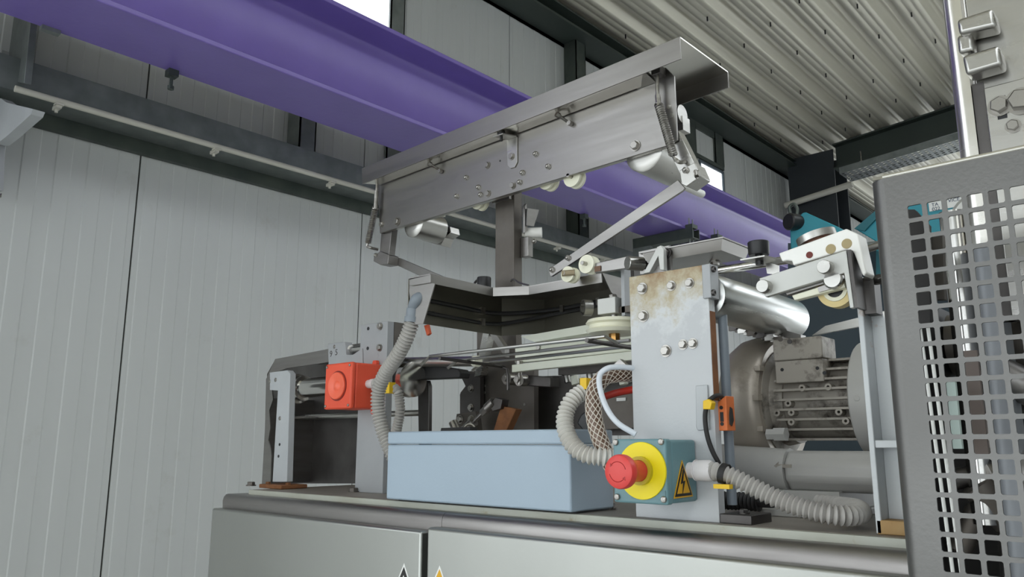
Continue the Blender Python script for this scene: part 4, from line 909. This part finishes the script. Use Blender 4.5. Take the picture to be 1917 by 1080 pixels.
p = on(1437, 813, Y=MY-.09); build(MB().rings([p, p+V(.012, 0, 0), p+V(.012, 0, 0), p+V(.03, 0, 0)], [.009, .009, .011, .011], 6, axis=FX), 'cable_entry', PIPEM, mo)
# outlet pipe under the motor
oy = 1.165; ox0 = on(1432, 880, Y=oy-.03).x; oxm = on(1466, 880, Y=oy-.03).x
oz1, oz0 = on(1500, 843, Y=oy-.02).z, on(1500, 921, Y=oy-.02).z; oc = (oz0+oz1)/2; orr = (oz1-oz0)/2*1.02
build(MB().rings([(oxm, oy, oc), (-.255, oy, oc)], [orr*1.04, orr*1.04], 8, axis=FX, phase=PI/8), 'outlet_pipe', PIPEM, mo, bevel=.006, seg=3)
build(MB().rings([(XR-.075, oy+.03, oc+.01), (XR-.03, oy+.012, oc+.004), (oxm-.008, oy, oc), (oxm-.0005, oy, oc)], [orr*.95, orr*1.05, orr*1.06, orr*1.08], 16, axis=FX), 'outlet_elbow', PIPEM, mo)
ar0 = on(1449, 872, Y=oy-orr); build(MB().prism([ar0+V(a*.026, -.0006, b*.012) for a, b in ((0, 0), (.28, .5), (.28, .2), (1, .2), (1, -.2), (.28, -.2), (.28, -.5))], (0, .003, 0)), 'flow_arrow', MOTORM, mo)
build(MB().box(on(1408, 955, Y=1.12).x, on(1576, 955, Y=1.12).x, 1.12, 1.30, ZD+.0003, ZD+.010).box(on(1425, 955, Y=1.14).x, on(1574, 955, Y=1.14).x, 1.14, 1.29, ZD+.010, oc-orr*.9), 'motor_foot', PIPEM, mo, bevel=.001)
a = on(1385, 938, Y=1.10); build(MB().corr([a+V(-.05, 0, 0), a, a+V(.03, 0, 0)], .012, .006, .12).cyl(a+V(.03, 0, 0), a+V(.05, 0, 0), .008, seg=6), 'rubber_bellows', BLACKR, mo)

# ================================================================ WHITE GUSSET POST
WY = .983
wp = thing('gusset_post', 'white painted welded post with rusty foot at the right end of the deck', 'post', on(1660, 1002, Y=WY))
wx0 = on(1620, 760, Y=WY).x; wx1 = on(1631, 760, Y=WY).x; wz1 = on(1604, 516, Y=WY).z
RUSTP = mat('rust_stained_paint', 'b59a68', .05, .6, '9a6a35', 22, .9, .4, 60, wear='6b3d1c', wscale=24, wlo=.52, whi=.66)
WPM = mat('chipped_white_paint', 'd2d5d6', .0, .5, 'c4c8ca', 9, .7, .5, 55, wear='a06a30', wscale=13, wlo=.56, whi=.66)
build(MB().box(wx0, wx1, WY, WY+.034, ZD+.0003, wz1), 'flange', WPM, wp, bevel=.0012)
wq = lambda q, r_: on(q, r_, Y=WY+.030)
sx = wx1+.0003
def wz(r_): return on(1660, r_, Y=WY+.03).z
build(MB().prism([V(sx, WY+.028, ZD+.0003), V(sx+.05, WY+.028, ZD+.0003), V(sx+.05, WY+.028, wz(800)), V(sx+.012, WY+.028, wz(585)), V(sx, WY+.028, wz(585))], (0, .006, 0)), 'gusset', WPM, wp)
build(MB().box(sx, sx+.05, WY+.001, WY+.0275, wz(838), wz(824)), 'shelf', WPM, wp, bevel=.001)
build(MB().box(wx0+.001, sx+.05, WY+.0, WY+.0275, ZD+.0001, ZD+.016), 'foot', RUSTP, wp, bevel=.001)
build(MB().box(sx, sx+.014, WY+.004, WY+.027, wz(590), wz1-.004), 'side_shade_strip', DARKST, wp)  # dark strip painted for the shade on the flange's right face
for q in (1625, 1637):
    pass
for dx in (.006, .018): bolt(wp, V(sx+dx, WY+.012, wz1-.008), (0, -.6, .8), .007, m=DARKST)
# ================================================================ GUIDE HEAD
GY = .945
gh = thing('guide_head', 'white plastic guide block on an L-shaped bracket atop the white post', 'guide head', on(1604, 516, Y=WY))
build(MB().px([(1421, 521), (1584, 468), (1599, 576), (1591, 577), (1580, 511), (1433, 556)], GY, .008), 'bracket_plate', SATIN, gh, bevel=.0008)
c1 = on(1585, 468, Y=GY); c2 = on(1599, 576, Y=GY)
build(MB().prism([c1+V(.0004, 0, 0), c2+V(.0004, 0, 0), c2+V(.0004, .030, 0), c1+V(.0004, .030, 0)], (.004, 0, 0)), 'bracket_side', DARKST, gh)
for q, r_ in ((1435, 538), (1549, 502)):
    p = on(q, r_, Y=GY); build(MB().lathe(p, FY, [(0, .0085), (.012, .0085), (.013, .0078)], 24), 'pin', STEELB, gh)
wbp = [(1457.5, 474), (1584, 428), (1606, 438), (1622, 510), (1617, 517), (1613, 512), (1598, 472), (1585, 467), (1485, 497), (1482, 488), (1473, 487), (1464, 489.5)]
build(MB().px(wbp, GY+.0085, .030), 'guide_block', WHITEPL, gh, bevel=.0015)
for q, r_ in ((1555, 466), (1585, 456)): build(MB().cyl(on(q, r_, Y=GY+.0080), on(q, r_, Y=GY+.0080)+V(0, .0018, 0), .0062, seg=20), 'bore', mat('bore_tan', 'a89870', 0, .6), gh)
build(MB().cyl(on(1515, 477, Y=GY+.0075), on(1515, 477, Y=GY+.0075)+V(0, .0018, 0), .0042, seg=14), 'bore', mat('rust_red_bore', '6b2a20', 0, .6), gh)
p = on(1531, 452, Y=GY+.03); ax = V(-.25, -.05, 1)
build(MB().ring(p, ax, .012, .0245, .009, 36), 'guide_disc', STEELB, gh); build(MB().cyl(p-ax*.006, p+ax*.007, .018), 'disc_hub', mat('brown_bush', '6d4330', 0, .5), gh)
p = on(1563, 541, Y=GY+.022)
build(MB().ring(p, (0, 1, 0), .0155, .0225, .016, 36), 'guide_wheel', BEIGEW, gh); build(MB().ring(p+V(0, -.001, 0), (0, 1, 0), .0105, .0152, .018, 32), 'bearing', CREAM, gh)
build(MB().cyl(p+V(0, .002, 0), p+V(0, .014, 0), .0104, seg=20), 'axle', BLACKP, gh)
build(MB().px([(1470, 546), (1575, 514), (1577, 520), (1473, 552)], GY+.010, .014), 'lower_strip', STEEL, gh)
build(MB().px([(1482, 553), (1578, 523), (1582, 538), (1487, 562)], GY+.009, .012), 'lower_pad', CREAM, gh, bevel=.001)
build(MB().px([(1530, 538), (1552, 531), (1554, 541), (1533, 547)], GY+.006, .003), 'pad_clip', STEEL, gh)
build(MB().lathe(on(1560, 523, Y=GY+.004), FY, [(-.004, .012), (.002, .012), (.004, .010)], 24), 'clamp_disc', STEELB, gh)
a, b = on(1620, 468, Y=1.02), on(1700, 440, Y=1.02)
build(MB().cyl(a, b, .0048, seg=12), 'guide_rod', STEEL, gh)
build(MB().cyl(on(1612, 460, Y=1.03), on(1700, 450, Y=1.03), .004, seg=12), 'guide_rod', GALV, gh)
build(MB().px([(1545, 610), (1720, 566), (1720, 590), (1520, 628)], 1.30, .008), 'flat_bar', STEELB, label='pale flat steel bar passing behind the white post', cat='bar')

# ================================================================ TRAY, ROD AND LEVERS ABOVE THE PLATE
TY = 1.05
R0 = on(1253, 463, Y=TY); R1 = on(1352, 444, Y=TY); tzt = (R0.z+R1.z)/2; tyb = on(1403, 467, X=R1.x).y
tr_ = thing('sheet_tray', 'shallow stainless tray above the roller with folded rim', 'tray', V((R0.x+R1.x)/2, (TY+tyb)/2, tzt-.02))
x0, x1 = R0.x-.05, R1.x; zlo = on(1345, 469, Y=TY+.006).z
mb = MB().box(x0-.004, x1+.003, TY-.003, tyb+.003, tzt-.002, tzt)
build(mb, 'rim', STEEL, tr_)
build(MB().loft([V(x0, TY, tzt-.002), V(x1, TY, tzt-.002), V(x1, tyb, tzt-.002), V(x0, tyb, tzt-.002)], [V(x0+.006, TY+.006, zlo), V(x1-.006, TY+.006, zlo), V(x1-.006, tyb-.004, zlo), V(x0+.006, tyb-.004, zlo)]), 'pan', STEEL, tr_)
p = on(1356, 496, Z=zlo); bolt(tr_, V(p.x, min(p.y, tyb-.02), zlo), (0, 0, -1), .007)
cr = thing('carrier_rod', 'bright round rod with black knob below the stainless tray', 'rod', on(1420, 505, Y=1.06))
a = on(1330, 506, Y=1.07); b = on(1490, 487, Y=1.07)
build(MB().cyl(V(a.x, 1.07, (a.z+b.z)/2), V(b.x, 1.07, (a.z+b.z)/2), .0062, seg=16), 'rod', CHROME, cr)
k0 = on(1421, 478, Y=1.03)
build(MB().lathe(k0, up_, [(0, .006), (0, .0135), (.002, .0145), (.0185, .0148), (.0195, .0140)], 28), 'knob', BLACKP, cr)
build(MB().cyl(k0+V(0, 0, -.014), k0, .0055, seg=10), 'knob_stem', BLACKP, cr)
z = on(1425, 487, Y=1.03).z
build(MB().prism([V(k0.x-.02, 1.012, z), V(k0.x+.016, 1.012, z), V(k0.x+.032, 1.055, z-.003), V(k0.x-.004, 1.055, z-.003)], (0, 0, .002)).px([(1432, 489), (1458, 497), (1458, 514), (1436, 512)], 1.045, .002), 'knob_bracket', STEELB, cr)
lv = thing('lever_linkage', 'stainless lever linkage with round pin above the rusty plate', 'linkage', on(1200, 512, Y=1.03))
build(MB().px([(1112, 493), (1180, 478), (1180, 501), (1113, 511)], 1.09, .010), 'flat_lever', STEEL, lv, bevel=.001)
build(MB().px([(1113, 499), (1124, 497), (1124, 507), (1113, 509)], 1.088, .0015), 'brown_stain_pad', mat('brown_pad', '6f5340', 0, .6), lv)
p = on(1174, 492, Y=1.045); build(MB().lathe(p, (.45, .85, 0), [(0, .0105), (0.0008, .0115), (.028, .0115), (.029, .010)], 24), 'round_pin', STEELB, lv)
build(MB().cyl(p+V(.012, .026, 0), p+V(.022, .045, -.002), .0075, seg=8), 'pin_clamp', DARKST, lv)
build(MB().px([(1195, 471), (1252, 459), (1256, 508), (1198, 514)], 1.085, .006), 'back_plate', STEEL, lv, bevel=.0006)
build(MB().px([(1204, 512), (1230, 462), (1237, 459), (1242, 466), (1243, 506), (1235, 505), (1232, 480), (1216, 510)], 1.035, .010), 'bent_lever', SATIN, lv, bevel=.0008)
build(MB().px([(1236, 460), (1254, 466), (1256, 505), (1243, 507)], 1.05, .006), 'lever_cheek', STEEL, lv)
bolt(lv, on(1248, 474, Y=1.05), r=.0065, m=DARKST); bolt(lv, on(1221, 495, Y=1.06), r=.0045, kind='dome', name='dome_nut')
spool(lv, 1097, 494, 1.085, .0165, .02); spool(lv, 1062, 513, 1.10, .0145, .02)
p = on(1052, 512, Y=1.09); build(MB().cyl(p, p+V(.02, .012, .001), .0055, seg=10), 'spool_pin', mat('tan_pin', '9b8d72', .3, .5), lv)

# ================================================================ RIGHT-HAND MACHINE: COLUMN BEHIND THE GUARD
CY = .90
mc = thing('machine_column', 'tall bright stainless column with hinge blocks behind the perforated guard', 'machine column', V(-.1, 1.0, 0))
cx0 = on(1776, 140, Y=CY).x; cx1 = on(1812, 120, Y=CY).x
P = []
r = .012
for k in range(7):
    a = PI+k*PI/12; P.append((cx0+r+r*math.cos(a), CY+r+r*math.sin(a)))
P += [(cx1, CY), (cx1, CY+.06), (cx0, CY+.06)]
build(MB().prism([V(x, y, 1.70) for x, y in P], (0, 0, .55)), 'corner_post', BRIGHTENED, mc)
build(MB().prism([V(x, y, .0) for x, y in P], (0, 0, 1.6995)), 'lower_post', PAINTED, mc)
build(MB().box(cx1+.003, cx1+.30, CY+.004, CY+.03, 1.62, 2.25), 'column_door', STEELB, mc, bevel=.002)
hx = on(1788, 45, Y=CY-.02).x; 
def hinge(pts, y, t, name): return build(MB().px(pts, y, t), name, STEELB, mc, bevel=.004, seg=3)
hinge([(1790, 36), (1858, 14), (1866, 48), (1795, 64)], CY-.026, .026, 'hinge_block')
hinge([(1790, 66), (1820, 59), (1824, 94), (1794, 100)], CY-.018, .018, 'hinge_knuckle')
hinge([(1800, 104), (1870, 83), (1877, 120), (1808, 140)], CY-.026, .026, 'hinge_block')
build(MB().box(cx1+.012, cx1+.3, CY-.004, CY+.0035, 1.62, on(1880, 155, Y=CY-.004).z), 'cover_plate', STEELB, mc, bevel=.001)
build(MB().box(cx1+.0005, cx1+.0115, CY+.003, CY+.02, 1.62, on(1880, 140, Y=CY).z), 'seam_strip', DARKST, mc)
for q, r_, s in ((1872, 199, .010), (1897, 236, .0068), (1912, 190, .013)):
    p = on(q, r_, Y=CY-.004)
    if s == .010: build(MB().px([(1863, 181), (1882, 178), (1886, 220), (1868, 224)], CY-.0045, .001), 'slot', BLACKP, mc)
    bolt(mc, p, r=s*.85)
# things seen through the guard
sv = thing('spindle_unit', 'bright vertical spindle and round housing seen through the guard', 'machine unit', V(-.16, .95, 1.15))
p = on(1795, 520, Y=.93)
build(MB().cyl((p.x, .93, 1.42), (p.x, .93, on(1795, 395, Y=.93).z), .0125, seg=24), 'spindle', CHROME, sv)
build(MB().box(on(1812, 400, Y=.99).x, .14, .99, 1.0, on(1870, 655, Y=.99).z, on(1870, 330, Y=.99).z), 'back_plate', PAINTED, sv)
p = on(1890, 445, Y=.985); build(MB().lathe(p, FY, [(0, .058), (.03, .058), (.034, .054), (.034, .03), (.022, .026), (.022, .004)], 48), 'round_housing', SATIN, sv)
bolt(sv, on(1834, 441, Y=.975), r=.010, kind='flat')
build(MB().cyl(on(1895, 405, Y=.95), on(1905, 390, Y=.95), .012, seg=20), 'dark_port', BLACKP, sv)
build(MB().lathe(on(1865, 640, Y=1.02), FX, [(-.05, .02), (-.045, .035), (.05, .035), (.06, .02)], 36), 'drum', BROWNST, sv)
p = on(1815, 640, Y=1.0); build(MB().lathe(p, (0, 1, 0), [(0, .012), (.004, .022), (.04, .022)], 28), 'brass_wheel', BRASS, sv)
for k, (q, r_, dx, dzz, rr) in enumerate(((1870, 720, .03, -.02, .018), (1860, 790, -.01, .03, .016), (1885, 880, .035, .012, .02), (1800, 885, .03, .008, .011), (1850, 960, .02, -.03, .018), (1900, 1000, .0, .05, .017), (1800, 960, .02, .04, .012))):
    p = on(q, r_, Y=.93); build(MB().lathe(p-V(dx*.4, 0, dzz), V(dx, .01, dzz), [(0, rr*.8), (.002, rr), (.05, rr), (.054, rr*.7)], 24), 'roller', [STEELD, BROWNST, STEEL, DARKST, BROWNST][k % 5], sv)
build(MB().box(on(1770, 800, Y=.83).x, on(1797, 800, Y=.83).x, .83, .836, on(1780, 840, Y=.83).z, on(1780, 715, Y=.83).z), 'pale_panel', mat('pale_mint_panel', 'b9c9c3', 0, .5), sv)
build(MB().box(on(1815, 800, Y=.86).x, on(1845, 800, Y=.86).x, .86, .866, on(1830, 850, Y=.86).z, on(1830, 655, Y=.86).z), 'brown_panel', mat('brown_grey_panel', '6d625c', .3, .5), sv)
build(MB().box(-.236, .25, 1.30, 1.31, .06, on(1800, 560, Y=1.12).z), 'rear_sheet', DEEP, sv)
build(MB().box(-.242, -.238, .88, 1.6, .0, 1.655), 'dark_backing', DEEP, sv)  # near-black sheet added so the view through the guard holes stays dark
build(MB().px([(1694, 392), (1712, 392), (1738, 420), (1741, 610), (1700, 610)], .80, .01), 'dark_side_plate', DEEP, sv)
build(MB().px([(1742, 440), (1764, 440), (1768, 560), (1748, 560)], .82, .01), 'dark_bracket', BROWNST, sv)
for dx in (0, .007):
    build(MB().tube([on(1713+k*10.5, 545+k*78, Y=.82)+V(dx, 0, 0) for k in range(8)], .0017, 8), 'cable', PRINTW, sv)
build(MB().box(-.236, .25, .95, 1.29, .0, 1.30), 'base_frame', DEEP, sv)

# ---- perforated guard
QY = .70; PIT = .01495
gx0 = on(1700, 390, Y=QY).x-.0025; gz1 = on(1701, 386, Y=QY).z+.0022
gd = thing('perforated_guard', 'grey stainless safety guard with square perforations at the right edge', 'guard', V(-.05, QY, 1.0))
nc, nr = 15, 34
mb = MB(); perf(mb, (gx0, QY, gz1-nr*PIT), (1, 0, 0), (0, 0, 1), nc, nr, PIT, PIT, .0112, .0010, (0, .002, 0))
me_g = build(mb, 'perforated_sheet', GUARD, gd)
zt3 = on(1700, 316, Y=QY).z; xl = on(1676, 560, Y=QY).x; zbot = gz1-nr*PIT; xr = gx0+nc*PIT
rr = .013
mb = MB().box(xl, xr, QY, QY+.002, gz1, zt3-.004).box(xl, gx0, QY, QY+.002, zbot, gz1).box(xl, xr, QY, QY+.002, zbot-.25, zbot).box(xr, xr+.03, QY, QY+.002, zbot-.25, zt3-.004)
build(mb, 'border', GUARD, gd)
def edge_strip():
    P = []
    for k in range(9):
        a = -PI/2-k*PI/2/8; P.append((xl+rr*math.cos(a), QY+rr+rr*math.sin(a)))
    P.append((xl-rr, QY+rr+.03)); Q = [(x+.002, y) for x, y in P[:-1]][::-1]
    inner = [(xl-rr+.002, QY+rr+.03)]+[(xl+(rr-.002)*math.cos(-PI/2-k*PI/2/8), QY+rr+(rr-.002)*math.sin(-PI/2-k*PI/2/8)) for k in range(8, -1, -1)]
    return P+inner
build(MB().prism([V(x, y, zbot-.25) for x, y in edge_strip()], (0, 0, zt3-zbot+.25-.004)), 'rolled_edge', GUARD, gd)
P = [(QY+.002, zt3-.004), (QY, zt3-.004), (QY+.0008, zt3-.001), (QY+.004, zt3), (QY+.035, zt3), (QY+.035, zt3-.002), (QY+.005, zt3-.002)]
build(MB().prism([V(xl-rr+.004, y, z) for y, z in P], (xr+.03-xl+rr-.004, 0, 0)), 'top_edge', STEELB, gd)
build(MB().cyl((xl-rr+.012, QY+.0012, zt3-.0022), (xr+.03, QY+.0012, zt3-.0022), .0019, seg=10), 'highlight_bead', BRIGHTENED, gd)  # added bright bead stands in for the highlight along the rolled edge
for yy in (QY+.01,): build(MB().box(xl-.01, xl+.0, QY+.015, QY+.03, 0, zbot-.2).box(xr, xr+.02, QY+.015, QY+.03, 0, zbot-.2), 'guard_leg', STEELD, gd)

# ================================================================ TEAL MACHINE FAR BEHIND
TYY = 2.6
tm = thing('teal_machine', 'teal painted machine with black knob beyond the purple beam', 'machine', V(-.8, 2.9, 0))
build(MB().px([(1502, 398), (1508, 397), (1570, 425), (1570, 470), (1480, 470), (1478, 424)], TYY, .25), 'teal_box', TEAL, tm, bevel=.004)
p = on(1490, 413, Y=TYY-.02); build(MB().lathe(p+V(-.0, .04, 0), (-.5, -1, 0), [(0, .028), (.05, .030), (.055, .026)], 28), 'black_knob', BLACKP, tm)
build(MB().px([(1600, 428), (1652, 384), (1700, 344), (1830, 320), (1830, 470), (1640, 470), (1640, 452)], TYY+.1, .05), 'teal_arm', TEAL, tm, bevel=.003)
build(MB().px([(1599, 428), (1652, 383), (1665, 383), (1618, 432)], TYY+.09, .012), 'arm_edge', TEALD, tm)
build(MB().px([(1640, 466), (1840, 450), (1840, 560), (1640, 520)], TYY+.2, .05), 'teal_base', TEALD, tm)
build(MB().px([(1475, 455), (1860, 470), (1860, 1000), (1475, 1000)], TYY+.4, .05), 'lower_housing', mat('dark_housing', '34424a', .1, .5), tm)
lbp = build(MB().px([(1738, 380), (1806, 364), (1806, 384), (1740, 396)], TYY+.097, .003), 'sign', PRINTW, tm)
s_ = on(1744, 387, Y=TYY+.0965); text_mesh('TA', .016, 'lettering', PRINTN, Matrix.Translation(s_) @ FACE_Y, lbp)
s_ = on(1745, 395, Y=TYY+.0965); text_mesh('022', .016, 'lettering', PRINTN, Matrix.Translation(s_) @ FACE_Y, lbp)
s_ = on(1775, 379, Y=TYY+.0965); text_mesh('VICE', .016, 'lettering', PRINTN, Matrix.Translation(s_) @ FACE_Y, lbp)
lo = MB().tube([on(1480, 402, Y=2.62), on(1478, 388, Y=2.62), on(1486, 382, Y=2.62), on(1492, 390, Y=2.62), on(1492, 402, Y=2.62)], .006, 8)
build(lo, 'lifting_eye', GALVD, tm)

# small conveyor chain running under the roller above the blower
ch = thing('conveyor_chain', 'short run of small steel chain links between roller and blower casing', 'chain', on(1430, 640, Y=1.22))
for k in range(7):
    p = on(1372+k*17, 612+k*4.5, Y=1.20)
    build(MB().box(p.x-.008, p.x+.007, 1.20, 1.206, p.z-.006, p.z+.004).box(p.x-.008, p.x+.007, 1.222, 1.228, p.z-.006, p.z+.004).cyl((p.x+.005, 1.196, p.z-.001), (p.x+.005, 1.232, p.z-.001), .004, seg=10), 'chain_link', [DARKST, STEELB, BROWNST][k % 3], ch)
a, b = on(1352, 600, Y=1.24), on(1500, 640, Y=1.24)
build(MB().prism([a, b, b+V(0, 0, .012), a+V(0, 0, .012)], (0, .02, 0)), 'chain_rail', STEEL, ch)
